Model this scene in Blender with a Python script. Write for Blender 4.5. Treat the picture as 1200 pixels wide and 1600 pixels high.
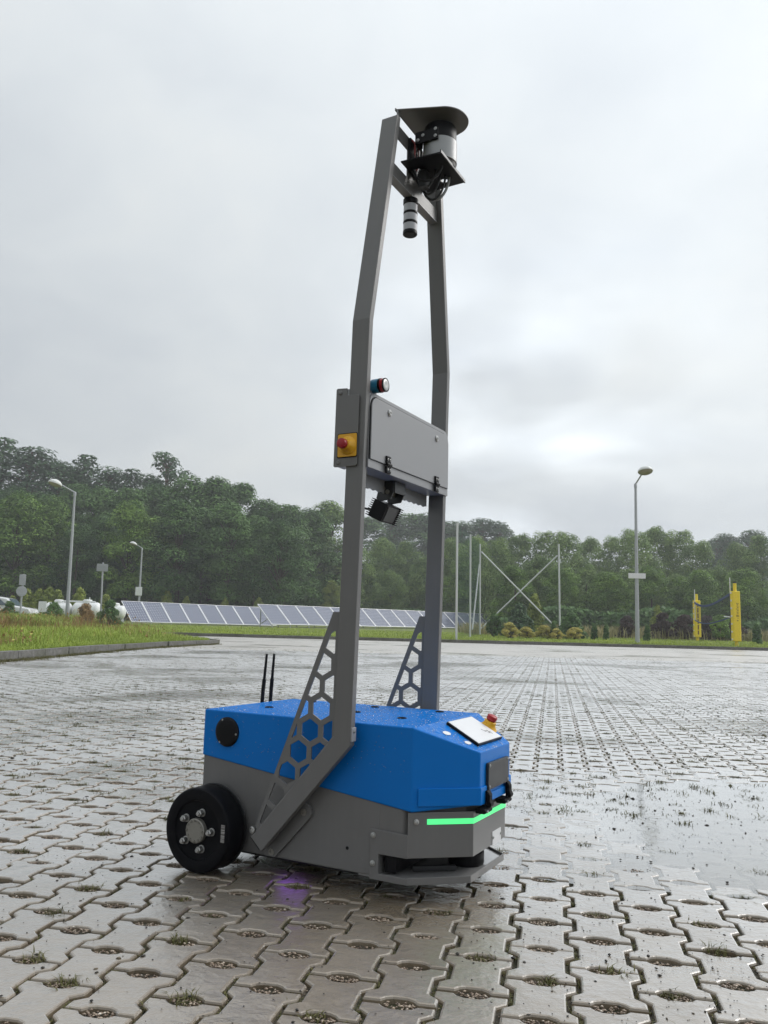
import bpy, bmesh, math, random
import numpy as np
from mathutils import Vector, Matrix, Euler
from mathutils.geometry import tessellate_polygon

random.seed(7)
rng = np.random.default_rng(7)
for o in list(bpy.data.objects):
    bpy.data.objects.remove(o)
SC = bpy.context.scene
COL = SC.collection
R = math.radians

# ------------------------------------------------------------------ camera
F_PX, PITCH, ROLL, CAM_H = 1274.5, 0.1386, 0.0259, 0.65   # focal length for a 1200x1600 frame
cam_d = bpy.data.cameras.new('camera')
cam = bpy.data.objects.new('camera', cam_d)
COL.objects.link(cam)
cam_d.sensor_fit = 'VERTICAL'
cam_d.sensor_height = 36.0
cam_d.lens = F_PX / 1600 * 36.0
cam_d.clip_start = 0.05
cam_d.clip_end = 3000
cam.matrix_world = (Matrix.Translation((0, 0, CAM_H)) @ Matrix.Rotation(math.pi / 2 + PITCH, 4, 'X')
                    @ Matrix.Rotation(ROLL, 4, 'Z'))
SC.camera = cam
SC.render.resolution_x, SC.render.resolution_y = 768, 1024

# ------------------------------------------------------------------ sky, sun, exposure
SUN_AZ, SUN_EL = R(64), R(40)          # azimuth measured from +Y towards +X
world = bpy.data.worlds.new('World')
SC.world = world
world.use_nodes = True
wn, wl = world.node_tree.nodes, world.node_tree.links
wn.clear()


def wnode(t, **k):
    n = wn.new(t)
    for a, v in k.items():
        setattr(n, a, v)
    return n


def wmath(op, a, b=None, c=None, clamp=False):
    n = wn.new('ShaderNodeMath')
    n.operation = op
    n.use_clamp = clamp
    for i, v in enumerate((a, b, c)):
        if v is None:
            continue
        if isinstance(v, (int, float)):
            n.inputs[i].default_value = v
        else:
            wl.new(v, n.inputs[i])
    return n.outputs[0]


w_out = wnode('ShaderNodeOutputWorld')
w_bg = wnode('ShaderNodeBackground')
w_sky = wnode('ShaderNodeTexSky', sky_type='NISHITA')
w_sky.sun_disc = False
w_sky.sun_elevation = SUN_EL
w_sky.sun_rotation = SUN_AZ
w_sky.air_density = 2.0
w_sky.dust_density = 4.0
w_tc = wnode('ShaderNodeTexCoord')
w_sep = wnode('ShaderNodeSeparateXYZ')
wl.new(w_tc.outputs['Generated'], w_sep.inputs[0])
zc = wmath('MAXIMUM', w_sep.outputs[2], 0.0)
den = wmath('ADD', zc, 0.28)
w_comb = wnode('ShaderNodeCombineXYZ')
wl.new(wmath('DIVIDE', w_sep.outputs[0], den), w_comb.inputs[0])
wl.new(wmath('DIVIDE', w_sep.outputs[1], den), w_comb.inputs[1])


def wnoise(scale, detail, rough, off, dist=0.0):
    m = wnode('ShaderNodeMapping')
    m.inputs['Location'].default_value = off
    wl.new(w_comb.outputs[0], m.inputs[0])
    n = wnode('ShaderNodeTexNoise')
    n.inputs['Scale'].default_value = scale
    n.inputs['Detail'].default_value = detail
    n.inputs['Roughness'].default_value = rough
    n.inputs['Distortion'].default_value = dist
    wl.new(m.outputs[0], n.inputs['Vector'])
    return n.outputs['Fac']


n_big = wnoise(1.25, 4, 0.5, (3.1, 1.4, 0), 0.3)
n_fin = wnoise(3.1, 7, 0.55, (0.3, 7.7, 2.0), 0.4)
cl = wmath('ADD', wmath('MULTIPLY', n_big, 0.62), wmath('MULTIPLY', n_fin, 0.38))
# brighter veil where the sun stands behind the cloud, grey-blue near the horizon
w_dot = wnode('ShaderNodeVectorMath', operation='DOT_PRODUCT')
w_nrm = wnode('ShaderNodeVectorMath', operation='NORMALIZE')
wl.new(w_tc.outputs['Generated'], w_nrm.inputs[0])
wl.new(w_nrm.outputs[0], w_dot.inputs[0])
w_dot.inputs[1].default_value = (math.sin(SUN_AZ) * math.cos(SUN_EL), math.cos(SUN_AZ) * math.cos(SUN_EL), math.sin(SUN_EL))
glow = wmath('POWER', wmath('MULTIPLY_ADD', w_dot.outputs['Value'], 0.5, 0.5), 2.2)
ramp = wnode('ShaderNodeValToRGB')
e = ramp.color_ramp.elements
e[0].position, e[0].color = 0.28, (0.595, 0.645, 0.705, 1)
e[1].position, e[1].color = 0.74, (0.86, 0.885, 0.88, 1)
m = e.new(0.52)
m.color = (0.745, 0.79, 0.822, 1)
fac = wmath('ADD', wmath('MULTIPLY', cl, 0.95), wmath('ADD', wmath('MULTIPLY', glow, 0.0), wmath('MULTIPLY', zc, 0.12)))
fac = wmath('ADD', fac, -0.03)
wl.new(fac, ramp.inputs[0])
w_dot2 = wnode('ShaderNodeVectorMath', operation='DOT_PRODUCT')    # where the cloud deck is thinnest
wl.new(w_nrm.outputs[0], w_dot2.inputs[0])
w_dot2.inputs[1].default_value = (0.160, 0.952, 0.262)
hole = wnoise(1.9, 3, 0.5, (5.2, 2.2, 1.0), 0.2)       # thin places in the cloud
thin = wmath('MULTIPLY', wmath('MULTIPLY', wmath('SUBTRACT', hole, 0.38, None, True), 2.0), wmath('POWER', wmath('MAXIMUM', w_dot2.outputs['Value'], 0.0), 60.0))
bright = wmath('ADD', wmath('ADD', 0.60, wmath('MULTIPLY', glow, 0.46)), thin)
w_mul = wnode('ShaderNodeVectorMath', operation='SCALE')
wl.new(ramp.outputs[0], w_mul.inputs[0])
wl.new(wmath('MULTIPLY', bright, wmath('MULTIPLY_ADD', wmath('POWER', zc, 3.0), 0.50, 0.97)), w_mul.inputs['Scale'])   # overcast: brighter overhead
w_skys = wnode('ShaderNodeVectorMath', operation='SCALE')
wl.new(w_sky.outputs[0], w_skys.inputs[0])
w_skys.inputs['Scale'].default_value = 0.10
w_mix = wnode('ShaderNodeMix', data_type='RGBA')
w_mix.inputs[0].default_value = 0.98
wl.new(w_skys.outputs[0], w_mix.inputs[6])
wl.new(w_mul.outputs[0], w_mix.inputs[7])
wl.new(w_mix.outputs[2], w_bg.inputs['Color'])
w_bg.inputs['Strength'].default_value = 1.0
wl.new(w_bg.outputs[0], w_out.inputs[0])

sun_d = bpy.data.lights.new('sun', 'SUN')
sun_d.energy = 1.5
sun_d.angle = R(35)
sun_d.color = (1.0, 0.97, 0.93)
sun = bpy.data.objects.new('sun', sun_d)
COL.objects.link(sun)
sd = Vector((math.sin(SUN_AZ) * math.cos(SUN_EL), math.cos(SUN_AZ) * math.cos(SUN_EL), math.sin(SUN_EL)))
sun.rotation_euler = sd.to_track_quat('Z', 'Y').to_euler()
sun.location = sd * 60
cy = SC.cycles
cy.max_bounces, cy.diffuse_bounces, cy.glossy_bounces, cy.transmission_bounces, cy.transparent_max_bounces = 6, 3, 3, 4, 8
cy.adaptive_threshold = 0.02
cy.caustics_reflective = cy.caustics_refractive = False
vs = SC.view_settings
vs.view_transform = 'Standard'
vs.look = 'None'
vs.exposure = 0.27
vs.gamma = 1.0
vs.use_curve_mapping = False


# ------------------------------------------------------------------ pixel -> world (photograph measured at 1200x1600)
def ray(x, y):
    u, v = x - 600, y - 800
    c, s = math.cos(ROLL), math.sin(ROLL)
    u, v = c * u + s * v, -s * u + c * v
    return Vector((u, F_PX * math.cos(PITCH) + v * math.sin(PITCH), F_PX * math.sin(PITCH) - v * math.cos(PITCH)))


def at(x, y, Y):
    d = ray(x, y)
    return Vector((0, 0, CAM_H)) + d * (Y / d.y)


def gnd(x, y, z=0.0):
    d = ray(x, y)
    return Vector((0, 0, CAM_H)) + d * ((z - CAM_H) / d.z)


# ------------------------------------------------------------------ materials
MATS = {}


class NT:
    def __init__(self, name):
        self.m = bpy.data.materials.new(name)
        self.m.use_nodes = True
        self.t = self.m.node_tree
        self.n, self.l = self.t.nodes, self.t.links
        self.n.clear()
        self.out = self.n.new('ShaderNodeOutputMaterial')

    def add(self, t, ins=None, **k):
        n = self.n.new(t)
        for a, v in k.items():
            setattr(n, a, v)
        for a, v in (ins or {}).items():
            if isinstance(v, bpy.types.NodeSocket):
                self.l.new(v, n.inputs[a])
            else:
                n.inputs[a].default_value = v
        return n

    def math(self, op, a, b=0.0, c=0.0, clamp=False):
        return self.add('ShaderNodeMath', {0: a, 1: b, 2: c}, operation=op, use_clamp=clamp).outputs[0]

    def noise(self, scale, detail=3, rough=0.5, vec=None, dist=0.0):
        d = {'Scale': scale, 'Detail': detail, 'Roughness': rough, 'Distortion': dist}
        if vec is not None:
            d['Vector'] = vec
        return self.add('ShaderNodeTexNoise', d).outputs['Fac']

    def ramp(self, fac, stops):
        n = self.add('ShaderNodeValToRGB', {0: fac})
        e = n.color_ramp.elements
        while len(e) > 1:
            e.remove(e[-1])
        e[0].position = stops[0][0]
        e[0].color = (*stops[0][1], 1)
        for p, c in stops[1:]:
            q = e.new(p)
            q.color = (*c, 1)
        return n.outputs[0]

    def mix(self, fac, a, b, blend='MIX'):
        n = self.add('ShaderNodeMix', data_type='RGBA', blend_type=blend)
        for i, v in ((0, fac), (6, a), (7, b)):
            if isinstance(v, bpy.types.NodeSocket):
                self.l.new(v, n.inputs[i])
            else:
                n.inputs[i].default_value = v if i == 0 else (*v, 1)
        return n.outputs[2]

    def bump(self, h, strength=0.3, dist=0.01):
        return self.add('ShaderNodeBump', {'Height': h, 'Strength': strength, 'Distance': dist}).outputs[0]

    def bsdf(self, **k):
        names = {'color': 'Base Color', 'rough': 'Roughness', 'metal': 'Metallic', 'normal': 'Normal', 'coat': 'Coat Weight',
                 'coat_rough': 'Coat Roughness', 'ior': 'IOR', 'trans': 'Transmission Weight', 'alpha': 'Alpha',
                 'emit': 'Emission Color', 'emit_s': 'Emission Strength', 'spec': 'Specular IOR Level', 'coat_ior': 'Coat IOR',
                 'coat_normal': 'Coat Normal'}
        d = {}
        for a, v in k.items():
            if a in ('color', 'emit') and not isinstance(v, bpy.types.NodeSocket):
                v = (*v, 1)
            d[names[a]] = v
        b = self.add('ShaderNodeBsdfPrincipled', d)
        self.l.new(b.outputs[0], self.out.inputs[0])
        return b

    def obj_rand(self):
        return self.add('ShaderNodeObjectInfo').outputs['Random']

    def attr(self, name='rnd'):
        return self.add('ShaderNodeAttribute', attribute_name=name).outputs['Fac']

    def objco(self):
        return self.add('ShaderNodeTexCoord').outputs['Object']

    def pos(self):
        return self.add('ShaderNodeNewGeometry').outputs['Position']


def simple(name, col, rough=0.5, metal=0.0, var=0.12, scale=40, bump=0.06, coat=0.0, coat_rough=0.1, dist=0.002, spec=0.5):
    t = NT(name)
    co = t.objco()
    n = t.noise(scale, 4, 0.6, co)
    n2 = t.noise(scale * 0.18, 3, 0.5, co)
    f = t.math('ADD', t.math('MULTIPLY', n, 0.5), t.math('MULTIPLY', n2, 0.5))
    c = t.mix(f, tuple(x * (1 - var * 1.6) for x in col), tuple(min(1, x * (1 + var * 1.6)) for x in col))
    r = t.math('ADD', t.math('MULTIPLY', n2, 0.24), rough - 0.12, clamp=True)
    t.bsdf(color=c, rough=r, metal=metal, normal=t.bump(n, bump, dist), coat=coat, coat_rough=coat_rough, spec=spec)
    MATS[name] = t.m
    return t.m


simple('grey_paint', (0.125, 0.122, 0.118), 0.42, 0.0, 0.06, 300, 0.05, coat=0.25, coat_rough=0.25, dist=0.0006)
def mat_grey(name, col):
    t = NT(name)
    co = t.objco()
    n = t.noise(300, 4, 0.6, co)
    mp = t.add('ShaderNodeMapping', {0: co})
    mp.inputs['Scale'].default_value = (1.0, 1.0, 0.12)
    streak = t.noise(38, 4, 0.6, mp.outputs[0])
    n2 = t.noise(7, 4, 0.6, co)
    f = t.math('ADD', t.math('MULTIPLY', streak, 0.5), t.math('MULTIPLY', n2, 0.5))
    c = t.mix(f, tuple(x * 0.80 for x in col), tuple(x * 1.18 for x in col))
    v = t.add('ShaderNodeTexVoronoi', {'Vector': co, 'Scale': 120.0, 'Randomness': 1.0})
    spk = t.math('MULTIPLY', t.math('LESS_THAN', v.outputs['Distance'], 0.10), t.math('GREATER_THAN', t.noise(19, 2, 0.5, co), 0.56))
    r = t.math('ADD', t.math('MULTIPLY', f, 0.3), 0.30)
    c = t.mix(t.math('MULTIPLY', spk, 0.30), c, (0.5, 0.5, 0.5))
    t.bsdf(color=c, rough=t.math('SUBTRACT', r, t.math('MULTIPLY', spk, 0.3), clamp=True), normal=t.bump(t.math('ADD', t.math('MULTIPLY', n, 0.3), spk), 0.10, 0.0008), coat=0.2, coat_rough=0.25)
    MATS[name] = t.m


mat_grey('grey_paint', (0.145, 0.143, 0.142))
simple('grey_paint_lit', (0.29, 0.295, 0.31), 0.45, 0.0, 0.05, 300, 0.05, coat=0.2, coat_rough=0.25, dist=0.0006)  # same grey paint, colour lightened for parts that catch the bright sky
simple('black_plastic', (0.007, 0.007, 0.0085), 0.42, 0, 0.2, 200, 0.08, dist=0.0008, spec=0.15)
simple('rubber', (0.0045, 0.0048, 0.0065), 0.5, 0, 0.25, 120, 0.15, dist=0.001, spec=0.10)
simple('steel', (0.42, 0.42, 0.41), 0.34, 1.0, 0.1, 200, 0.05, dist=0.0004)
simple('hub_metal', (0.26, 0.25, 0.225), 0.5, 0.6, 0.1, 90, 0.08, dist=0.0006)
simple('dark_metal', (0.035, 0.036, 0.038), 0.4, 0.3, 0.2, 150, 0.06, dist=0.0006)
simple('red_plastic', (0.33, 0.006, 0.012), 0.35, 0, 0.1, 80, 0.02)
simple('yellow_plastic', (0.72, 0.38, 0.012), 0.4, 0, 0.08, 80, 0.02)
simple('cyan_plastic', (0.01, 0.17, 0.30), 0.4, 0, 0.08, 80, 0.02)
simple('white_plastic', (0.70, 0.71, 0.73), 0.45, 0, 0.04, 60, 0.02)
simple('segment_white', (0.52, 0.53, 0.57), 0.4, 0, 0.04, 60, 0.02)
simple('lidar_grey', (0.33, 0.335, 0.34), 0.4, 0.3, 0.05, 200, 0.03)
simple('wet_steel', (0.32, 0.32, 0.32), 0.22, 0, 0.2, 40, 0.25, coat=1.0, coat_rough=0.05, dist=0.003)
simple('galvanised', (0.42, 0.44, 0.46), 0.5, 0.35, 0.12, 12, 0.05)
simple('pole_white', (0.62, 0.64, 0.65), 0.5, 0.0, 0.08, 12, 0.04)
simple('lamp_shell', (0.70, 0.71, 0.69), 0.4, 0, 0.1, 10, 0.03)
simple('lamp_glass', (0.30, 0.29, 0.20), 0.2, 0, 0.2, 20, 0.03)
simple('sign_white', (0.80, 0.81, 0.82), 0.5, 0, 0.03, 10, 0.02)
simple('sign_back', (0.40, 0.42, 0.44), 0.5, 0.4, 0.1, 10, 0.03)
simple('post_yellow', (0.97, 0.68, 0.02), 0.55, 0, 0.12, 6, 0.1)
simple('print_dark', (0.16, 0.08, 0.01), 0.6, 0, 0.1, 6, 0.02)
simple('tape_blue', (0.035, 0.065, 0.17), 0.7, 0, 0.2, 20, 0.1)
simple('net_cord', (0.05, 0.06, 0.08), 0.8, 0, 0.2, 20, 0.1)
simple('net_green', (0.03, 0.10, 0.07), 0.8, 0, 0.2, 20, 0.1)
simple('car_white', (0.78, 0.79, 0.80), 0.25, 0, 0.03, 4, 0.01, coat=0.6, coat_rough=0.05)
simple('car_glass', (0.10, 0.14, 0.17), 0.06, 0, 0.1, 4, 0.0)
simple('tank_white', (0.80, 0.81, 0.81), 0.4, 0, 0.05, 3, 0.02)
simple('panel_frame', (0.62, 0.63, 0.65), 0.4, 0.5, 0.05, 10, 0.02)
simple('bark', (0.075, 0.055, 0.042), 0.9, 0, 0.35, 6, 0.5, dist=0.03)
simple('bark_pine', (0.16, 0.085, 0.055), 0.9, 0, 0.35, 6, 0.5, dist=0.03)
simple('cable', (0.012, 0.012, 0.013), 0.4, 0, 0.1, 50, 0.02)
simple('cable_grey', (0.36, 0.37, 0.38), 0.45, 0, 0.1, 50, 0.02)
simple('cable_red', (0.32, 0.05, 0.05), 0.45, 0, 0.1, 50, 0.02)


def mat_kerb():
    t = NT('kerb_concrete')
    p = t.pos()
    n = t.noise(14, 6, 0.65, p)
    n2 = t.noise(1.7, 4, 0.6, p)
    c = t.ramp(n, [(0.3, (0.08, 0.08, 0.075)), (0.7, (0.22, 0.215, 0.205))])
    c = t.mix(t.math('MULTIPLY', t.math('SUBTRACT', n2, 0.45, clamp=True), 3.0, clamp=True), c, (0.075, 0.08, 0.045))
    t.bsdf(color=c, rough=0.6, normal=t.bump(n, 0.5, 0.01))
    MATS['kerb_concrete'] = t.m


mat_kerb()


def mat_blue():
    t = NT('blue_paint')
    co = t.objco()
    g = t.add('ShaderNodeNewGeometry')
    up = t.math('SUBTRACT', t.add('ShaderNodeSeparateXYZ', {0: g.outputs['Normal']}).outputs[2], 0.5, clamp=True)
    v = t.add('ShaderNodeTexVoronoi', {'Vector': co, 'Scale': 95.0, 'Randomness': 1.0}).outputs['Distance']
    v2 = t.add('ShaderNodeTexVoronoi', {'Vector': co, 'Scale': 38.0, 'Randomness': 1.0}).outputs['Distance']
    drop = t.math('ADD', t.math('SUBTRACT', 0.42, v, clamp=True), t.math('MULTIPLY', t.math('SUBTRACT', 0.40, v2, clamp=True), 1.4))
    film = t.noise(26, 4, 0.6, co, 0.8)
    h = t.math('MULTIPLY', t.math('ADD', drop, t.math('MULTIPLY', film, 0.8)), t.math('ADD', t.math('MULTIPLY', up, 2.0), 0.03))
    n = t.noise(6, 3, 0.5, co)
    c = t.mix(n, (0.0005, 0.150, 0.52), (0.001, 0.175, 0.60))
    r = t.math('ADD', 0.40, t.math('MULTIPLY', up, -0.30))
    t.bsdf(color=c, rough=r, normal=t.bump(h, 0.9, 0.004), spec=t.math('SUBTRACT', 0.22, t.math('MULTIPLY', up, 0.40), clamp=True))
    MATS['blue_paint'] = t.m


mat_blue()


def mat_emit(name, col, s):
    t = NT(name)
    n = t.noise(60, 2, 0.5, t.objco())
    t.bsdf(color=tuple(c * 0.6 for c in col), rough=0.4, emit=t.mix(n, tuple(c * 0.85 for c in col), col), emit_s=s)
    MATS[name] = t.m


mat_emit('led_green', (0.09, 0.80, 0.25), 0.95)
mat_emit('led_purple', (0.42, 0.13, 0.95), 1.7)


def mat_barcode():
    t = NT('barcode_print')
    co = t.add('ShaderNodeSeparateXYZ', {0: t.objco()}).outputs[2]
    w = t.add('ShaderNodeTexNoise', {'Scale': 420.0, 'Detail': 0.0}, noise_dimensions='1D')
    t.l.new(co, w.inputs['W'])
    c = t.ramp(w.outputs['Fac'], [(0.46, (0.42, 0.41, 0.40)), (0.5, (0.09, 0.085, 0.08))])
    t.bsdf(color=c, rough=0.5)
    MATS['barcode_print'] = t.m


mat_barcode()


def mat_solar():
    t = NT('solar_cells')
    co = t.objco()
    s = t.add('ShaderNodeSeparateXYZ', {0: co})
    fx = t.math('FRACT', t.math('DIVIDE', s.outputs[0], 0.17))
    fy = t.math('FRACT', t.math('DIVIDE', s.outputs[1], 0.17))
    ax = t.math('ABSOLUTE', t.math('SUBTRACT', fx, 0.5))
    ay = t.math('ABSOLUTE', t.math('SUBTRACT', fy, 0.5))
    dia = t.math('GREATER_THAN', t.math('ADD', ax, ay), 0.78)
    line = t.math('GREATER_THAN', t.math('MAXIMUM', ax, ay), 0.475)
    k = t.math('MAXIMUM', dia, line)
    n = t.noise(3, 2, 0.5, co)
    c = t.mix(k, t.mix(n, (0.055, 0.068, 0.13), (0.085, 0.10, 0.17)), (0.52, 0.54, 0.58))
    t.bsdf(color=c, rough=0.16, coat=0.5, coat_rough=0.06)
    MATS['solar_cells'] = t.m


mat_solar()


def mat_leaf(name, dark, light, rough=0.55):
    t = NT(name)
    a = t.attr('rnd')
    o = t.obj_rand()
    f = t.math('ADD', t.math('MULTIPLY', a, 0.8), t.math('MULTIPLY', o, 0.3), clamp=True)
    c = t.ramp(f, [(0.0, dark), (0.55, tuple((x + y) / 2 for x, y in zip(dark, light))), (1.0, light)])
    b = t.add('ShaderNodeBsdfPrincipled', {'Base Color': c, 'Roughness': rough, 'Specular IOR Level': 0.25})
    tr = t.add('ShaderNodeBsdfTranslucent', {'Color': c})
    mx = t.add('ShaderNodeMixShader', {0: 0.16, 1: b.outputs[0], 2: tr.outputs[0]})
    t.l.new(mx.outputs[0], t.out.inputs[0])
    MATS[name] = t.m


mat_leaf('leaf_broad', (0.032, 0.094, 0.018), (0.265, 0.42, 0.075))
mat_leaf('leaf_dark', (0.024, 0.074, 0.022), (0.165, 0.295, 0.08))
mat_leaf('leaf_pine', (0.022, 0.062, 0.03), (0.125, 0.215, 0.092))
mat_leaf('leaf_willow', (0.05, 0.116, 0.03), (0.305, 0.43, 0.12))
mat_leaf('leaf_bright', (0.09, 0.14, 0.025), (0.36, 0.42, 0.09))
mat_leaf('leaf_yellow', (0.16, 0.19, 0.04), (0.70, 0.60, 0.16))
mat_leaf('leaf_red', (0.022, 0.014, 0.013), (0.075, 0.042, 0.035))
mat_leaf('grass_blade', (0.13, 0.2, 0.028), (0.46, 0.56, 0.11))
mat_leaf('weed_brown', (0.16, 0.10, 0.038), (0.46, 0.30, 0.13))
mat_leaf('straw', (0.13, 0.14, 0.05), (0.46, 0.40, 0.20))
mat_leaf('joint_weed', (0.055, 0.058, 0.018), (0.20, 0.19, 0.075))


def mat_grass_ground():
    t = NT('grass_ground')
    p = t.pos()
    n = t.noise(2.2, 6, 0.65, p)
    n2 = t.noise(0.12, 3, 0.5, p)
    c = t.ramp(n, [(0.3, (0.075, 0.115, 0.022)), (0.55, (0.16, 0.215, 0.042)), (0.75, (0.27, 0.28, 0.085))])
    c = t.mix(t.math('MULTIPLY', n2, 0.55), c, (0.13, 0.12, 0.045))
    t.bsdf(color=c, rough=0.9, normal=t.bump(n, 0.8, 0.05))
    MATS['grass_ground'] = t.m


mat_grass_ground()


def wet_mask(t, p):
    """standing film of water, metres-wide patches of the lot"""
    s = t.add('ShaderNodeMapping', {0: p})
    s.inputs['Scale'].default_value = (0.42, 0.55, 1)
    n = t.noise(1.0, 4, 0.55, s.outputs[0], 0.5)
    return t.math('MULTIPLY', t.math('SUBTRACT', n, 0.50, clamp=True), 7.0, clamp=True)


def mat_paver(name, far=False):
    t = NT(name)
    p = t.pos()
    rnd = t.math('FRACT', t.math('ADD', t.obj_rand(), t.attr('rnd')))
    fine = t.noise(260, 4, 0.7, p)
    mid = t.noise(28, 5, 0.6, p)
    big = t.noise(2.6, 4, 0.6, p)
    c = t.ramp(t.math('ADD', t.math('MULTIPLY', mid, 0.6), t.math('MULTIPLY', big, 0.4)),
               [(0.3, (0.140, 0.104, 0.064)), (0.7, (0.235, 0.183, 0.122))])
    c = t.mix(t.math('MULTIPLY', rnd, 0.6), c, (0.275, 0.228, 0.168))
    spk = t.math('GREATER_THAN', t.noise(420, 1, 0.5, p), 0.72)          # pale aggregate grains
    c = t.mix(t.math('MULTIPLY', spk, 0.6), c, (0.42, 0.40, 0.36))
    dk = t.math('MULTIPLY', t.math('SUBTRACT', t.noise(7.0, 5, 0.7, p), 0.56, clamp=True), 4.0, clamp=True)
    c = t.mix(t.math('MULTIPLY', dk, 0.75), c, (0.060, 0.056, 0.038))
    wet = wet_mask(t, p)
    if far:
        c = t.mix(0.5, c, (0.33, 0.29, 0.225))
        mp = t.add('ShaderNodeMapping', {0: p})
        mp.inputs['Scale'].default_value = (0.16, 0.42, 1)
        moss = t.noise(1.0, 6, 0.7, mp.outputs[0], 0.7)
        k = t.math('MULTIPLY', t.math('SUBTRACT', moss, 0.53, clamp=True), 7.0, clamp=True)
        c = t.mix(t.math('MULTIPLY', k, 0.6), c, (0.085, 0.088, 0.045))
        mp2 = t.add('ShaderNodeMapping', {0: p})
        mp2.inputs['Rotation'].default_value = (0, 0, 0.2056)
        mp2.inputs['Scale'].default_value = (1 / 0.1202, 1 / 0.16, 1)
        sp = t.add('ShaderNodeSeparateXYZ', {0: mp2.outputs[0]})
        cx = t.math('ABSOLUTE', t.math('SUBTRACT', t.math('FRACT', sp.outputs[0]), 0.5))
        jl = t.math('GREATER_THAN', cx, 0.44)
        c = t.mix(t.math('MULTIPLY', jl, 0.35), c, (0.045, 0.045, 0.030))
        mx = t.noise(9, 4, 0.7, p)
        c = t.mix(t.math('MULTIPLY', t.math('SUBTRACT', mx, 0.52, clamp=True), 4.0, clamp=True), c, (0.07, 0.075, 0.035))
    r0 = t.math('ADD', 0.25, t.math('MULTIPLY', mid, 0.16))
    r = t.math('ADD', r0, t.math('MULTIPLY', wet, -0.16))
    h = t.math('ADD', t.math('MULTIPLY', fine, 0.4), t.math('MULTIPLY', mid, 1.2))
    nb = t.bump(h, 0.45, 0.0028)
    cb = t.bump(t.noise(30, 4, 0.6, p), 0.9 if far else 0.7, 0.005)
    b = t.add('ShaderNodeBsdfPrincipled', {'Base Color': c, 'Roughness': t.math('ADD', r, 0.12), 'Normal': nb, 'IOR': 1.5})
    # rain film lying on the stone
    fr = t.math('MULTIPLY', t.add('ShaderNodeFresnel', {'IOR': 1.45, 'Normal': cb}).outputs[0], 0.5 if far else 2.45)
    fr = t.math('MINIMUM', t.math('MULTIPLY', fr, t.math('ADD', 0.55, t.math('MULTIPLY', big, 0.9))), 0.85)
    g = t.add('ShaderNodeBsdfGlossy', {'Color': (0.98, 0.985, 1.0, 1), 'Roughness': t.math('ADD', 0.48 if far else 0.32, t.math('MULTIPLY', wet, -0.28 if far else -0.18)), 'Normal': cb})
    mx = t.add('ShaderNodeMixShader', {0: fr, 1: b.outputs[0], 2: g.outputs[0]})
    t.l.new(mx.outputs[0], t.out.inputs[0])
    MATS[name] = t.m


mat_paver('paver_wet')
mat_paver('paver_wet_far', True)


def mat_bed():
    t = NT('joint_sand')
    p = t.pos()
    n = t.noise(120, 5, 0.7, p)
    n2 = t.noise(5, 4, 0.6, p)
    c = t.ramp(n, [(0.3, (0.020, 0.017, 0.011)), (0.6, (0.062, 0.052, 0.034)), (0.8, (0.14, 0.12, 0.09))])
    c = t.mix(t.math('MULTIPLY', t.math('SUBTRACT', n2, 0.45, clamp=True), 3.5, clamp=True), c, (0.05, 0.058, 0.022))
    t.bsdf(color=c, rough=0.75, normal=t.bump(n, 1.0, 0.006))
    MATS['joint_sand'] = t.m
    t = NT('pebble')
    a = t.attr('rnd')
    c = t.ramp(a, [(0.0, (0.07, 0.05, 0.035)), (0.3, (0.20, 0.14, 0.10)), (0.6, (0.34, 0.26, 0.19)), (0.85, (0.50, 0.42, 0.34)), (1.0, (0.75, 0.70, 0.62))])
    t.bsdf(color=c, rough=0.4, coat=0.4, coat_rough=0.15)
    MATS['pebble'] = t.m
    t = NT('dark_litter')
    a = t.attr('rnd')
    t.bsdf(color=t.ramp(a, [(0.0, (0.008, 0.007, 0.006)), (0.8, (0.035, 0.028, 0.02)), (1.0, (0.20, 0.16, 0.10))]), rough=0.5)
    MATS['dark_litter'] = t.m


mat_bed()


def mat_water():
    t = NT('puddle_water')
    p = t.pos()
    rings = t.noise(34, 3, 0.6, p, 0.4)
    nb = t.bump(t.math('ADD', rings, t.math('MULTIPLY', t.noise(6, 2, 0.5, p), 0.8)), 0.10, 0.004)
    fr = t.math('MULTIPLY', t.add('ShaderNodeFresnel', {'IOR': 1.40, 'Normal': nb}).outputs[0], 2.3, clamp=True)
    tr = t.add('ShaderNodeBsdfTransparent', {'Color': (0.90, 0.90, 0.87, 1)})
    gl = t.add('ShaderNodeBsdfGlossy', {'Color': (1, 1, 1, 1), 'Roughness': 0.04, 'Normal': nb})
    mx = t.add('ShaderNodeMixShader', {0: fr, 1: tr.outputs[0], 2: gl.outputs[0]})
    t.l.new(mx.outputs[0], t.out.inputs[0])
    MATS['puddle_water'] = t.m


mat_water()


def mat_drop():
    t = NT('rain_drop')
    co = t.objco()
    fr = t.math('ADD', t.add('ShaderNodeFresnel', {'IOR': 1.33}).outputs[0], 0.10)
    tr = t.add('ShaderNodeBsdfTransparent', {'Color': (0.94, 0.96, 0.98, 1)})
    gl = t.add('ShaderNodeBsdfGlossy', {'Color': (1, 1, 1, 1), 'Roughness': t.math('MULTIPLY', t.noise(80, 1, 0.5, co), 0.15)})
    mx = t.add('ShaderNodeMixShader', {0: fr, 1: tr.outputs[0], 2: gl.outputs[0]})
    t.l.new(mx.outputs[0], t.out.inputs[0])
    MATS['rain_drop'] = t.m


mat_drop()


# ------------------------------------------------------------------ mesh helpers
def tag(o, label=None, cat=None, group=None, kind=None):
    for k, v in (('label', label), ('category', cat), ('group', group), ('kind', kind)):
        if v:
            o[k] = v
    return o


def link(o, parent=None):
    COL.objects.link(o)
    if parent is not None:
        o.parent = parent
    return o


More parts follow.
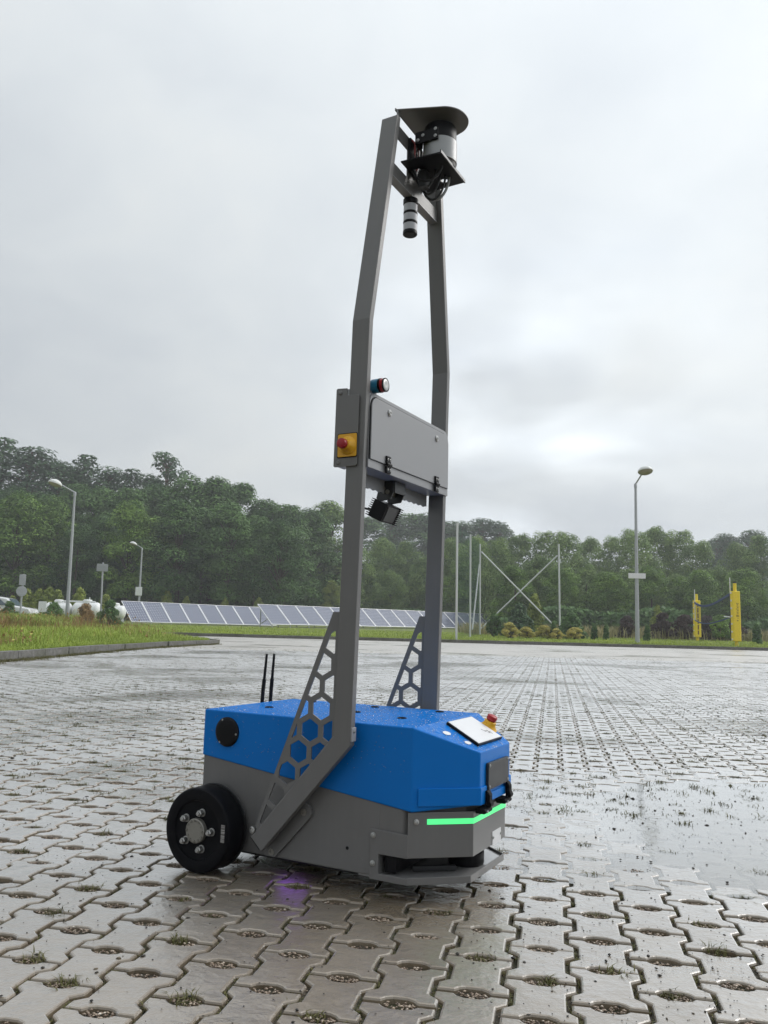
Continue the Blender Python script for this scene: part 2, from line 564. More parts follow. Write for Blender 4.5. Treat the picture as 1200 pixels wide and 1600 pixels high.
def empty(name, loc=(0, 0, 0), rz=0.0, parent=None):
    o = bpy.data.objects.new(name, None)
    o.empty_display_size = 0.1
    o.location = loc
    o.rotation_euler = (0, 0, rz)
    return link(o, parent)


class MB:
    """collects shapes; build() links them as ONE mesh object"""

    def __init__(self):
        self.v, self.f = [], []

    def add(self, vs, fs, M=None):
        k = len(self.v)
        self.v += [tuple(M @ Vector(p)) if M is not None else tuple(p) for p in vs]
        self.f += [tuple(i + k for i in f) for f in fs]
        return self

    def box(self, c, s, M=None, rot=None):
        x, y, z = s[0] / 2, s[1] / 2, s[2] / 2
        vs = [Vector((a * x, b * y, d * z)) for a in (-1, 1) for b in (-1, 1) for d in (-1, 1)]
        if rot is not None:
            vs = [rot @ v for v in vs]
        vs = [v + Vector(c) for v in vs]
        return self.add(vs, [(0, 1, 3, 2), (4, 6, 7, 5), (0, 4, 5, 1), (2, 3, 7, 6), (0, 2, 6, 4), (1, 5, 7, 3)], M)

    def prism(self, pts, fn, t0, t1):
        """closed outline pts (2D) swept from t0 to t1; fn(a, b, t) -> xyz"""
        n = len(pts)
        vs = [fn(a, b, t0) for a, b in pts] + [fn(a, b, t1) for a, b in pts]
        fs = [tuple(range(n)), tuple(range(2 * n - 1, n - 1, -1))] + [(i, i + n, (i + 1) % n + n, (i + 1) % n) for i in range(n)]
        return self.add(vs, fs)

    def cyl(self, p0, p1, r0, r1=None, n=16, cap=True):
        r1 = r0 if r1 is None else r1
        p0, p1 = Vector(p0), Vector(p1)
        q = (p1 - p0).normalized().to_track_quat('Z', 'Y')
        vs = []
        for p, r in ((p0, r0), (p1, r1)):
            for i in range(n):
                a = 2 * math.pi * i / n
                vs.append(p + q @ Vector((r * math.cos(a), r * math.sin(a), 0)))
        fs = [(i, (i + 1) % n, (i + 1) % n + n, i + n) for i in range(n)]
        if cap:
            fs += [tuple(range(n - 1, -1, -1)), tuple(range(n, 2 * n))]
        return self.add(vs, fs)

    def lathe(self, prof, o, ax, n=32):
        """prof [(r, h)...] turned about axis ax through o"""
        q = Vector(ax).normalized().to_track_quat('Z', 'Y')
        o = Vector(o)
        vs, fs = [], []
        for r, h in prof:
            for i in range(n):
                a = 2 * math.pi * i / n
                vs.append(o + q @ Vector((r * math.cos(a), r * math.sin(a), h)))
        for j in range(len(prof) - 1):
            for i in range(n):
                fs.append((j * n + i, j * n + (i + 1) % n, (j + 1) * n + (i + 1) % n, (j + 1) * n + i))
        fs.append(tuple(range(n - 1, -1, -1)))
        fs.append(tuple(range((len(prof) - 1) * n, len(prof) * n)))
        return self.add(vs, fs)

    def tube(self, pts, r, n=8, r1=None):
        pts = [Vector(p) for p in pts]
        k = len(pts)
        vs, fs = [], []
        for j, p in enumerate(pts):
            d = (pts[min(j + 1, k - 1)] - pts[max(j - 1, 0)]).normalized()
            q = d.to_track_quat('Z', 'Y')
            rr = r if r1 is None else r + (r1 - r) * j / (k - 1)
            for i in range(n):
                a = 2 * math.pi * i / n
                vs.append(p + q @ Vector((rr * math.cos(a), rr * math.sin(a), 0)))
        for j in range(k - 1):
            for i in range(n):
                fs.append((j * n + i, j * n + (i + 1) % n, (j + 1) * n + (i + 1) % n, (j + 1) * n + i))
        fs.append(tuple(range(n - 1, -1, -1)))
        fs.append(tuple(range((k - 1) * n, k * n)))
        return self.add(vs, fs)

    def sheet(self, path, z0, z1, th, closed=False):
        """bent sheet: 2D path thickened inward (to the left of travel is outside) between z0 and z1"""
        out = offset_path(path, 0.0)
        inn = offset_path(path, th)
        n = len(path)
        vs = [(x, y, z0) for x, y in out] + [(x, y, z0) for x, y in inn] + [(x, y, z1) for x, y in out] + [(x, y, z1) for x, y in inn]
        fs = []
        for i in range(n - 1):
            a, b, c, d = i, i + n, i + 2 * n, i + 3 * n
            fs += [(a, a + 1, c + 1, c), (b, d, d + 1, b + 1), (c, c + 1, d + 1, d), (a, b, b + 1, a + 1)]
        fs += [(0, 2 * n, 3 * n, n), (n - 1, 2 * n - 1, 4 * n - 1, 3 * n - 1)]
        return self.add(vs, fs)

    def mesh(self, name, smooth=None):
        me = bpy.data.meshes.new(name)
        me.from_pydata(self.v, [], self.f)
        bm = bmesh.new()
        bm.from_mesh(me)
        bmesh.ops.recalc_face_normals(bm, faces=bm.faces)
        bm.to_mesh(me)
        bm.free()
        me.polygons.foreach_set('use_smooth', [smooth is not None] * len(me.polygons))
        if smooth is not None:
            me.set_sharp_from_angle(angle=R(smooth))
        me.update()
        return me

    def build(self, name, mat, parent=None, smooth=None, bevel=0.0, seg=2):
        me = self.mesh(name, smooth)
        me.materials.append(MATS[mat])
        o = link(bpy.data.objects.new(name, me), parent)
        if bevel:
            b = o.modifiers.new('bevel', 'BEVEL')
            b.width = bevel
            b.segments = seg
            b.limit_method = 'ANGLE'
            b.angle_limit = R(28)
            b.harden_normals = False
        return o


def offset_path(path, d):
    n = len(path)
    out = []
    for i in range(n):
        ns = []
        for j in (i - 1, i):
            if 0 <= j < n - 1:
                a, b = path[j], path[j + 1]
                l = math.hypot(b[0] - a[0], b[1] - a[1])
                ns.append((-(b[1] - a[1]) / l, (b[0] - a[0]) / l))
        if len(ns) == 1:
            k = ns[0]
            s = 1.0
        else:
            k = (ns[0][0] + ns[1][0], ns[0][1] + ns[1][1])
            l = math.hypot(*k)
            k = (k[0] / l, k[1] / l)
            s = 1.0 / max(0.3, k[0] * ns[0][0] + k[1] * ns[0][1])
        out.append((path[i][0] + k[0] * d * s, path[i][1] + k[1] * d * s))
    return out


def offset_poly(pts, d):
    """closed CCW polygon moved inward by d"""
    n = len(pts)
    out = []
    for i in range(n):
        a, b, c = pts[i - 1], pts[i], pts[(i + 1) % n]
        n1 = np.array([-(b[1] - a[1]), b[0] - a[0]])
        n2 = np.array([-(c[1] - b[1]), c[0] - b[0]])
        n1 = n1 / np.linalg.norm(n1)
        n2 = n2 / np.linalg.norm(n2)
        k = n1 + n2
        k = k / np.linalg.norm(k)
        s = 1 / max(0.4, k @ n1)
        out.append((b[0] + k[0] * d * s, b[1] + k[1] * d * s))
    return out


def np_mesh(name, V, faces, mat, rnd=None, smooth=False):
    """V (n,3), faces: list of int arrays (m,k) ; rnd: per-vertex values"""
    me = bpy.data.meshes.new(name)
    V = np.asarray(V, np.float32)
    me.vertices.add(len(V))
    me.vertices.foreach_set('co', V.ravel())
    loops = np.concatenate([f.ravel() for f in faces]).astype(np.int32)
    sizes = np.concatenate([np.full(len(f), f.shape[1], np.int32) for f in faces])
    starts = np.concatenate([[0], np.cumsum(sizes)[:-1]]).astype(np.int32)
    me.loops.add(len(loops))
    me.loops.foreach_set('vertex_index', loops)
    me.polygons.add(len(sizes))
    me.polygons.foreach_set('loop_start', starts)
    me.polygons.foreach_set('loop_total', sizes)
    me.polygons.foreach_set('use_smooth', np.full(len(sizes), bool(smooth)))
    if rnd is not None:
        a = me.attributes.new('rnd', 'FLOAT', 'POINT')
        a.data.foreach_set('value', np.asarray(rnd, np.float32))
    me.update(calc_edges=True)
    me.validate()
    me.materials.append(MATS[mat])
    return me


def rounded_rect(x0, x1, y0, y1, r, n=5):
    pts = []
    for cx, cy, a0 in ((x1 - r, y1 - r, 0), (x0 + r, y1 - r, 90), (x0 + r, y0 + r, 180), (x1 - r, y0 + r, 270)):
        for i in range(n + 1):
            a = R(a0 + 90 * i / n)
            pts.append((cx + r * math.cos(a), cy + r * math.sin(a)))
    return pts


def plate_with_holes(mb, outer, holes, fn, t0, t1):
    loops = [outer] + holes
    tri = tessellate_polygon([[Vector((a, b, 0)) for a, b in l] for l in loops])
    flat = [p for l in loops for p in l]
    n = len(flat)
    vs = [fn(a, b, t0) for a, b in flat] + [fn(a, b, t1) for a, b in flat]
    fs = [tuple(t) for t in tri] + [tuple(i + n for i in reversed(t)) for t in tri]
    k = 0
    for l in loops:
        m = len(l)
        for i in range(m):
            j = (i + 1) % m
            fs.append((k + i, k + j, k + j + n, k + i + n))
        k += m
    mb.add(vs, fs)


def clip_convex(poly, clip):
    """Sutherland-Hodgman; clip is CCW convex"""
    out = poly
    for i in range(len(clip)):
        a, b = clip[i], clip[(i + 1) % len(clip)]
        inp, out = out, []
        side = lambda p: (b[0] - a[0]) * (p[1] - a[1]) - (b[1] - a[1]) * (p[0] - a[0])
        for j in range(len(inp)):
            p, q = inp[j], inp[(j + 1) % len(inp)]
            sp, sq = side(p), side(q)
            if sp >= 0:
                out.append(p)
            if sp * sq < 0:
                t = sp / (sp - sq)
                out.append((p[0] + (q[0] - p[0]) * t, p[1] + (q[1] - p[1]) * t))
        if len(out) < 3:
            return []
    return out


def poly_area(p):
    return 0.5 * sum(p[i][0] * p[(i + 1) % len(p)][1] - p[(i + 1) % len(p)][0] * p[i][1] for i in range(len(p)))


# ================================================================== SETTING
def terrain(x, y):
    return 0.13 + max(0.0, y - 36.0) * 0.012


# --- pavement: bed under the pavers + sheet beyond the built stones
PAVE_FAR = 19.5
m = MB()
m.add([(-40, -12, -0.0105), (60, -12, -0.0105), (60, 36.1, -0.0105), (-40, 36.1, -0.0105)], [(0, 1, 2, 3)])
pavement = tag(m.build('pavement', 'joint_sand'), 'parking lot of wet grey interlocking pavers with gravel filled drain holes', 'pavement', kind='structure')
m = MB()
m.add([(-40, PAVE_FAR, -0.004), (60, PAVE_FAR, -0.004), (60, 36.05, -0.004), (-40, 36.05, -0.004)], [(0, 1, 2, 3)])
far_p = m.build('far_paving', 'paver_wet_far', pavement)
far_p['kind'] = 'stuff'

# --- interlocking pavers
TH, OX, OY, PA, PB = 0.2056, 0.4168, 1.5285, 0.16, 0.1202
DV = np.array([math.sin(TH), math.cos(TH)])
NV = np.array([math.cos(TH), -math.sin(TH)])


def paver_outline(hires=True):
    e_, b2, a2 = 0.0095, PB / 2, PA / 2
    hw, hd = 0.031, 0.0155
    right = [(b2 + e_, -a2), (b2 + e_, -0.048), (b2 - e_, -0.031), (b2 - e_, 0.031), (b2 + e_, 0.048), (b2 + e_, a2)]
    if hires:
        top = [(hw, a2), (hw * 0.74, a2 - hd * 0.62), (hw * 0.40, a2 - hd * 0.95), (-hw * 0.40, a2 - hd * 0.95), (-hw * 0.74, a2 - hd * 0.62), (-hw, a2)]
    else:
        top = [(hw, a2), (hw * 0.5, a2 - hd * 0.95), (-hw * 0.5, a2 - hd * 0.95), (-hw, a2)]
    left = [(-x, -y) for x, y in right]
    bot = [(-x, -y) for x, y in top]
    return right + top + left + bot


PUD_C = (gnd(1010, 1262) + gnd(960, 1262)) / 2


def dip(x, y):
    """the lot sags a few millimetres where the film of water stands"""
    d = ((x - 1.38) / 1.15) ** 2 + ((y - 3.05) / 0.80) ** 2
    w = 0.42 * np.sin(2.3 * x + 1.1) * np.cos(3.1 * y) + 0.32 * np.sin(5.1 * x - 2.0 * y + 1.0)
    return -0.0052 * np.clip(1.25 - d + w, 0, 1) ** 1.2


def paver_template(hires):
    o = offset_poly(paver_outline(hires), 0.0044)
    i = offset_poly(o, 0.0042)
    i2 = offset_poly(o, 0.0014)
    rings = [(i, 0.0), (i2, -0.0012), (o, -0.0042), (o, -0.028)] if hires else [(i, 0.0), (o, -0.0012), (o, -0.028)]
    V = np.array([(x, y, z) for r_, z in rings for x, y in r_])
    n = len(o)
    F4 = []
    for k in range(len(rings) - 1):
        for j in range(n):
            F4.append((k * n + j, (k + 1) * n + j, (k + 1) * n + (j + 1) % n, k * n + (j + 1) % n))
    return V, np.array([list(range(n))]), np.array(F4)


cells = []
for c_ in range(-150, 150):
    for k_ in range(-10, 140):
        kk = k_ + 0.5 + (0.5 if c_ % 2 else 0.0)      # stone centre sits half a row from the drain hole
        x_ = OX + kk * PA * DV[0] + c_ * PB * NV[0]
        y_ = OY + kk * PA * DV[1] + c_ * PB * NV[1]
        if 0.35 < y_ < PAVE_FAR + 0.12 and abs(x_) < 0.66 * y_ + 1.3 and x_ > -5.42:
            cells.append((x_, y_))
cells = np.array(cells)
nC = len(cells)
cz = dip(cells[:, 0], cells[:, 1]) + rng.normal(0, 0.0011, nC)
tx, ty = rng.normal(0, 0.0045, nC), rng.normal(0, 0.0045, nC)
in_frame = (np.abs(cells[:, 0]) < 0.475 * cells[:, 1] + 0.05) & (cells[:, 1] > 1.30)
order = np.argsort(np.where(in_frame, np.hypot(cells[:, 0], cells[:, 1]), 1e9))
near_idx = set(order[:300].tolist())
Vh, Th, Qh = paver_template(True)
paver_me = np_mesh('paver', Vh, [Th, Qh], 'paver_wet', np.zeros(len(Vh)))
for i in order[:300]:
    o = bpy.data.objects.new('paver', paver_me)
    o.location = (cells[i, 0], cells[i, 1], cz[i])
    o.rotation_euler = (tx[i], ty[i], -TH + rng.normal(0, 0.006))
    link(o, pavement)


def joined_pavers(name, idx, hires, parent):
    Vt, Tt, Qt = paver_template(hires)
    idx = np.array(idx)
    k, n = len(idx), len(Vt)
    ang = -TH + rng.normal(0, 0.006, k)
    ca, sa = np.cos(ang)[:, None], np.sin(ang)[:, None]
    X = cells[idx, 0][:, None] + Vt[None, :, 0] * ca - Vt[None, :, 1] * sa
    Y = cells[idx, 1][:, None] + Vt[None, :, 0] * sa + Vt[None, :, 1] * ca
    Z = cz[idx][:, None] + Vt[None, :, 2] + tx[idx][:, None] * Vt[None, :, 1] - ty[idx][:, None] * Vt[None, :, 0]
    V = np.stack([X, Y, Z], 2).reshape(-1, 3)
    offs = (np.arange(k) * n)[:, None, None]
    me = np_mesh(name, V, [(Tt[None] + offs).reshape(-1, Tt.shape[1]), (Qt[None] + offs).reshape(-1, 4)], 'paver_wet', np.repeat(rng.random(k), n))
    o = link(bpy.data.objects.new(name, me), parent)
    o['kind'] = 'stuff'
    return o


rest = [i for i in range(nC) if i not in near_idx]
joined_pavers('paver_field', [i for i in rest if cells[i, 1] < 6.5], True, pavement)
joined_pavers('distant_paver_field', [i for i in rest if cells[i, 1] >= 6.5], False, pavement)

# --- standing water on the right
wp_ = []
for i in range(64):
    a = 2 * math.pi * i / 64
    wp_.append((1.38 + 1.45 * math.cos(a) * (1 + 0.07 * math.sin(3 * a)), 3.05 + 1.02 * math.sin(a) * (1 + 0.08 * math.cos(5 * a)), -0.0022))
m = MB()
m.add(wp_, [tuple(range(64))])
tag(m.build('puddle', 'puddle_water', pavement), 'shallow rain puddle covering the pavers right of the robot')

# --- far kerb and grass
gx = np.linspace(-150, 150, 61)
gy = np.concatenate([[36.25, 36.6, 38, 40, 44, 50, 58, 70, 90, 130, 260]])
V = np.array([(x, y, terrain(x, y) - (0.02 if y < 36.3 else 0)) for y in gy for x in gx])
nx = len(gx)
Fq = np.array([(j * nx + i, j * nx + i + 1, (j + 1) * nx + i + 1, (j + 1) * nx + i) for j in range(len(gy) - 1) for i in range(nx - 1)])
tag(link(bpy.data.objects.new('lawn', np_mesh('lawn', V, [Fq], 'grass_ground', smooth=True))), kind='structure')
m = MB()
m.add([(-600, -300, -0.06), (600, -300, -0.06), (600, 900, -0.06), (-600, 900, -0.06)], [(0, 1, 2, 3)])
tag(m.build('ground', 'grass_ground'), kind='structure')

far_kerb = tag(empty('kerb', (0, 36.15, 0)), 'low dark concrete kerb along the far edge of the lot', 'kerb')
kb = MB()
kb.box((0, 0, 0.045), (0.985, 0.15, 0.17))
km = kb.mesh('kerb_stone')
km.materials.append(MATS['kerb_concrete'])
for i in range(46):
    o = link(bpy.data.objects.new('kerb_stone', km), far_kerb)
    o.location = (-14.5 + i, random.uniform(-0.012, 0.012), random.uniform(-0.012, 0.008))

isl = [(-5.52, -2), (-5.52, 14), (-5.48, 17), (-5.36, 20), (-5.08, 22.4), (-4.86, 23.4), (-4.84, 24.0), (-5.05, 24.6), (-5.6, 24.95), (-7, 25.1), (-40, 25.2)]
V = [(x - 0.08, y, 0.10) for x, y in isl] + [(-40, -2, 0.13)]
m = MB()
m.add(V, [tuple(range(len(V)))])
tag(m.build('grass_island', 'grass_ground'), kind='structure')


def resample(pts, step):
    out = []
    acc = 0.0
    for a, b in zip(pts[:-1], pts[1:]):
        a, b = Vector(a), Vector(b)
        l = (b - a).length
        while acc <= l:
            p = a + (b - a) * (acc / l)
            out.append((p.x, p.y, math.atan2((b - a).y, (b - a).x)))
            acc += step
        acc -= l
    return out


near_kerb = tag(empty('kerb', (-5.5, 12, 0)), 'weathered grey kerb stones edging the tall grass on the left', 'kerb')
kb = MB()
kb.box((0, 0, 0.04), (0.985, 0.13, 0.18))
km2 = kb.mesh('kerb_stone')
km2.materials.append(MATS['kerb_concrete'])
for x, y, a in resample(isl[:9], 1.0):
    if y < 3:
        continue
    o = link(bpy.data.objects.new('kerb_stone', km2), near_kerb)
    o.location = (x + 5.5, y - 12, random.uniform(-0.008, 0.008))
    o.rotation_euler = (random.uniform(-0.02, 0.02), 0, a)

# ================================================================== ROBOT
PSI = 0.4935
robot = tag(empty('inspection_robot', (-0.3831, 2.5248, 0), -PSI),
            'tall wheeled robot with blue body, grey twin mast and green light strip', 'robot')
W_, ZT, XF, XN, YN, ZN = 0.2165, 0.4077, 0.6460, 0.7784, 0.1067, 0.3488
WP, TP = 0.2636, 0.021


def bolt(mb, p, ax, r=0.006, h=0.004):
    ax = Vector(ax).normalized()
    p = Vector(p)
    mb.lathe([(r * 1.25, 0), (r * 1.25, h * 0.3), (r, h * 0.35), (r * 0.92, h * 0.85), (r * 0.55, h), (r * 0.5, h * 0.6)], p, ax, 12)


# chassis (grey lower body)
m = MB()
fp = [(0.53, -0.2125), (0.62, -0.2125), (0.74, -0.10), (0.74, 0.10), (0.62, 0.2125), (0.53, 0.2125)]
m.prism(fp, lambda a, b, t: (a, b, t), 0.104, 0.296)
m.prism([(0.003, -0.2138), (0.560, -0.2138), (0.560, 0.2138), (0.003, 0.2138)], lambda a, b, t: (a, b, t), 0.0492, 0.30)
chassis = m.build('chassis', 'grey_paint', robot, bevel=0.003)
hm = MB()
hm.cyl((0.4713, -0.2135, 0.1035), (0.4713, -0.2145, 0.1035), 0.0042, n=12)
hm.build('screw_hole', 'black_plastic', chassis)
hm = MB()
hm.cyl((0.315, -0.2135, 0.262), (0.315, -0.2145, 0.262), 0.003, n=10)
hm.build('screw_hole', 'black_plastic', chassis)
# dark skid under the body
m = MB()
m.box((0.30, 0, 0.036), (0.50, 0.30, 0.024))
m.build('underbody_pan', 'dark_metal', chassis, bevel=0.004)
m = MB()
m.box((0.272, -0.150, 0.0455), (0.08, 0.02, 0.008))
m.build('underbody_light', 'led_purple', chassis)['label'] = 'small purple light glowing under the body'

# blue cover: faceted shell with raked nose
m = MB()
top = [(0, -W_, ZT), (XF, -W_, ZT), (XN, -YN, ZN), (XN, YN, ZN), (XF, W_, ZT), (0, W_, ZT)]
bot = [(0, -W_, 0.284), (XF, -W_, 0.2095), (XN, -YN, 0.224), (XN, YN, 0.224), (XF, W_, 0.2095), (0, W_, 0.284)]
vs_ = top + bot
m.add(vs_, [(0, 1, 4, 5), (1, 2, 3, 4)] + [(i, i + 6, (i + 1) % 6 + 6, (i + 1) % 6) for i in range(6)] + [(11, 10, 7, 6), (10, 9, 8, 7)])
cover = m.build('cover', 'blue_paint', robot, bevel=0.0035, seg=3)
cover['label'] = 'faceted blue body cover beaded with rain'
KS = (ZT - ZN) / (XN - XF)
SL_N = Vector((KS, 0, 1)).normalized()


def slope_pt(x, y, h=0.0):
    return Vector((x, y, ZT - (x - XF) * KS)) + SL_N * h


for x, y in ((0.1104, -0.0662), (0.3674, -0.0066), (0.3371, 0.1572), (0.5353, -0.0559), (0.5453, 0.1658), (0.1097, 0.165)):
    q = MB()
    q.lathe([(0.0125, 0), (0.0125, 0.0025), (0.010, 0.0032), (0.0095, 0.0012), (0.002, 0.0012)], (x, y, ZT - 0.0003), (0, 0, 1), 20)
    q.build('mounting_plug', 'black_plastic', cover, 30)
for x, y, s in ((0.6912, -0.1151, 1.0), (0.7394, -0.0936, 0.85)):
    q = MB()
    p = slope_pt(x, y, 0.0008)
    pts = []
    for i in range(20):
        a = 2 * math.pi * i / 20
        pts.append(slope_pt(x + 0.011 * s * math.cos(a) * 0.8, y + 0.016 * s * math.sin(a), 0.0012))
    pts2 = [slope_pt(x, y, 0.0022)]
    q.add(pts + pts2, [(i, (i + 1) % 20, 20) for i in range(20)])
    q.build('cover_plug', 'white_plastic', cover, 30)
# rain drops standing on the cover
nd = 2600
dP, dN = [], []
for i in range(nd):
    if rng.random() < 0.62:
        x, y = rng.uniform(0.01, XF), rng.uniform(-W_ + 0.008, W_ - 0.008)
        dP.append((x, y, ZT)); dN.append((0, 0, 1))
    elif rng.random() < 0.8:
        t_ = rng.random()
        x = XF + (XN - XF) * t_
        y = rng.uniform(-1, 1) * (W_ - (W_ - YN) * t_ - 0.006)
        dP.append(tuple(slope_pt(x, y))); dN.append(tuple(SL_N))
    else:
        x, z = rng.uniform(0.01, XF - 0.01), rng.uniform(0.29, ZT - 0.01)
        dP.append((x, -W_, z)); dN.append((0, -1, 0))
m = MB()
for p, n_ in zip(dP, dN):
    r_ = rng.uniform(0.0006, 0.0017) * (1.6 if rng.random() > 0.93 else 1.0)
    m.lathe([(r_, 0.0), (r_ * 0.85, r_ * 0.35), (r_ * 0.4, r_ * 0.55)], p, n_, 7)
m.build('rain_drops', 'rain_drop', cover, 60)['kind'] = 'stuff'
# side cap
m = MB()
m.lathe([(0.0395, 0), (0.0395, 0.003), (0.036, 0.0065), (0.030, 0.0085), (0.012, 0.0095), (0.001, 0.0095)], (0.0832, -W_, 0.352), (0, -1, 0), 40)
cap = m.build('side_cap', 'black_plastic', cover, 40)
for a in (0, 120, 240):
    q = MB()
    bolt(q, (0.0832 + 0.034 * math.cos(R(a - 30 + 24)), -W_ - 0.0062, 0.352 + 0.034 * math.sin(R(a - 30 + 24))), (0, -1, 0), 0.0026, 0.002)
    q.build('screw', 'steel', cap, 30)
# bent strip round the nose
m = MB()
gd = lambda t: (XF + (XN - XF) * t, W_ - (W_ - YN) * t)
a_, b_ = gd(0.09), gd(1.0)
path = [(a_[0] + 0.0032, -a_[1] - 0.0038), (b_[0] + 0.0032, -b_[1] - 0.0022), (b_[0] + 0.0045, -0.072)]
m.sheet(path, 0.224, 0.2655, 0.0042)
path = [(b_[0] + 0.0045, 0.072), (b_[0] + 0.0032, b_[1] + 0.0022), (a_[0] + 0.0032, a_[1] + 0.0038)]
m.sheet(path, 0.224, 0.2655, 0.0042)
path = [(b_[0] + 0.0035, -0.0715), (b_[0] + 0.0035, 0.0715)]
m.sheet(path, 0.224, 0.244, 0.003)
m.build('nose_strip', 'blue_paint', cover, bevel=0.0012)
# black service plate on the nose
m = MB()
m.prism(rounded_rect(-0.070, 0.076, 0.2545, 0.3185, 0.004), lambda a, b, t: (t, a, b), XN + 0.0005, XN + 0.0085)
sp_ = m.build('service_plate', 'dark_metal', cover, bevel=0.001)
for y, z in ((-0.063, 0.261), (-0.063, 0.312), (0.069, 0.261), (0.069, 0.312)):
    q = MB()
    bolt(q, (XN + 0.0085, y, z), (1, 0, 0), 0.0032, 0.0025)
    q.build('screw', 'steel', sp_, 30)
# rubber draw latches
for y in (-0.074, 0.070):
    q = MB()
    prof = [(XN + 0.0048, 0.218), (XN + 0.018, 0.216), (XN + 0.021, 0.224), (XN + 0.016, 0.232), (XN + 0.016, 0.246), (XN + 0.011, 0.254), (XN + 0.0048, 0.256)]
    q.prism(prof, lambda a, b, t: (a, t, b), y - 0.010, y + 0.010)
    q.prism([(XN - 0.012, 0.2035), (XN + 0.012, 0.2035), (XN + 0.016, 0.209), (XN + 0.012, 0.2155), (XN - 0.012, 0.2155)], lambda a, b, t: (a, t, b), y - 0.034, y + 0.014)
    lt = q.build('latch', 'rubber', cover, bevel=0.002)
    q = MB()
    q.cyl((XN + 0.0165, y - 0.026, 0.2095), (XN + 0.019, y - 0.026, 0.2095), 0.0035, n=10)
    q.build('latch_pin', 'steel', lt, 30)
# touch screen plate on the raked nose with emergency stop
sc_c = [(0.660, -0.050), (0.760, -0.078), (0.760, 0.092), (0.660, 0.118)]
m = MB()
v0 = [slope_pt(x, y, 0.0002) for x, y in sc_c]
v1 = [slope_pt(x, y, 0.0075) for x, y in sc_c]
m.add(v0 + v1, [(0, 1, 2, 3), (4, 5, 6, 7)] + [(i, (i + 1) % 4, (i + 1) % 4 + 4, i + 4) for i in range(4)])
scr = m.build('control_plate', 'black_plastic', cover, bevel=0.001)
ins = [(x + (0.71 - x) * 0.045, y + (0.02 - y) * 0.045) for x, y in sc_c]
m = MB()
v0 = [slope_pt(x, y, 0.0072) for x, y in ins]
v1 = [slope_pt(x, y, 0.0084) for x, y in ins]
m.add(v0 + v1, [(0, 1, 2, 3), (4, 5, 6, 7)] + [(i, (i + 1) % 4, (i + 1) % 4 + 4, i + 4) for i in range(4)])
m.build('panel_face', 'white_plastic', scr)['label'] = 'pale rain-wet face of the control panel'
m = MB()                                       # little dark marks printed below the button
for i, (dx, dy, l, a) in enumerate(((0.0, 0.0, 0.016, 20), (0.004, 0.008, 0.010, 70), (0.006, 0.017, 0.012, -20), (0.012, 0.010, 0.008, 40), (0.010, 0.022, 0.009, 100), (0.016, 0.018, 0.007, 0))):
    p = slope_pt(0.7215 + dx, 0.050 + dy, 0.0086)
    m.box(p, (l, 0.0018, 0.0004), rot=(Matrix.Rotation(math.atan(KS), 3, 'Y') @ Matrix.Rotation(R(a), 3, 'Z')))
m.build('printed_mark', 'dark_metal', scr)


def estop(parent, p, ax, square=False, s=1.0):
    ax = Vector(ax).normalized()
    p = Vector(p)
    root = MB()
    root.lathe([(0.0285 * s, 0), (0.0285 * s, 0.002 * s), (0.026 * s, 0.004 * s), (0.0205 * s, 0.0095 * s), (0.0182 * s, 0.016 * s), (0.0178 * s, 0.022 * s), (0.015 * s, 0.0235 * s)], p, ax, 36)
    b = root.build('emergency_stop', 'yellow_plastic', parent, 35)
    q = MB()
    q.lathe([(0.011 * s, 0.022 * s), (0.0125 * s, 0.025 * s), (0.0152 * s, 0.0265 * s), (0.0155 * s, 0.036 * s), (0.0146 * s, 0.0395 * s), (0.011 * s, 0.0412 * s), (0.001, 0.0418 * s)], p, ax, 36)
    q.build('push_button', 'red_plastic', b, 40)
    return b


estop(cover, slope_pt(0.709, 0.124, 0.0004), SL_N, s=0.92)['label'] = 'yellow collared red emergency stop on the nose'

# grey front panel with the green light strip
GF = [(0.6385, -0.2165), (0.764, -0.1125), (0.764, 0.1125), (0.6385, 0.2165)]
m = MB()
m.sheet(GF, 0.1035, 0.2085, 0.0035)
front = m.build('front_panel', 'grey_paint', robot, bevel=0.0012)
led = offset_path([(0.6745, -0.1867), (0.764, -0.1125), (0.764, 0.1125), (0.6745, 0.1867)], -0.0012)
m = MB()
m.sheet(led, 0.1805, 0.1932, 0.003)
m.build('light_strip', 'led_green', front)['label'] = 'glowing green light strip round the nose'
for s in (-1, 1):
    q = MB()
    bolt(q, (0.655, s * 0.2052, 0.1875), (0.64, s * 0.77, 0), 0.0055, 0.005)
    q.build('screw', 'steel', front, 30)
m = MB()
m.box((0.7645, 0.047, 0.1185), (0.002, 0.062, 0.034))
st = m.build('data_plate', 'white_plastic', front)
for y in (0.020, 0.074):
    q = MB()
    bolt(q, (0.7655, y, 0.121), (1, 0, 0), 0.003, 0.0025)
    q.build('screw', 'steel', st, 30)
# side brackets and the low tray in front
for s in (-1, 1):
    m = MB()
    yo = 0.2142
    out = [(0.537, 0.043), (0.6392, 0.043), (0.6392, 0.0585), (0.561, 0.0585), (0.561, 0.1032), (0.6392, 0.1032), (0.6392, 0.157), (0.615, 0.158), (0.537, 0.160)]
    m.prism(out, lambda a, b, t: (a, t, b), s * yo, s * (yo + 0.0045))
    br = m.build('bumper_bracket', 'grey_paint', robot, bevel=0.0012)
    for x, z in ((0.5462, 0.1455), (0.5462, 0.0805)):
        q = MB()
        bolt(q, (x, s * (yo + 0.0045), z), (0, s, 0), 0.0056, 0.005)
        q.build('screw', 'steel', br, 30)
TR = [(0.6395, -0.2185), (0.760, -0.116), (0.760, 0.116), (0.6395, 0.2185)]
m = MB()
m.sheet(TR, 0.0432, 0.0600, 0.003)
tray = m.build('front_tray', 'grey_paint', robot, bevel=0.001)
m = MB()
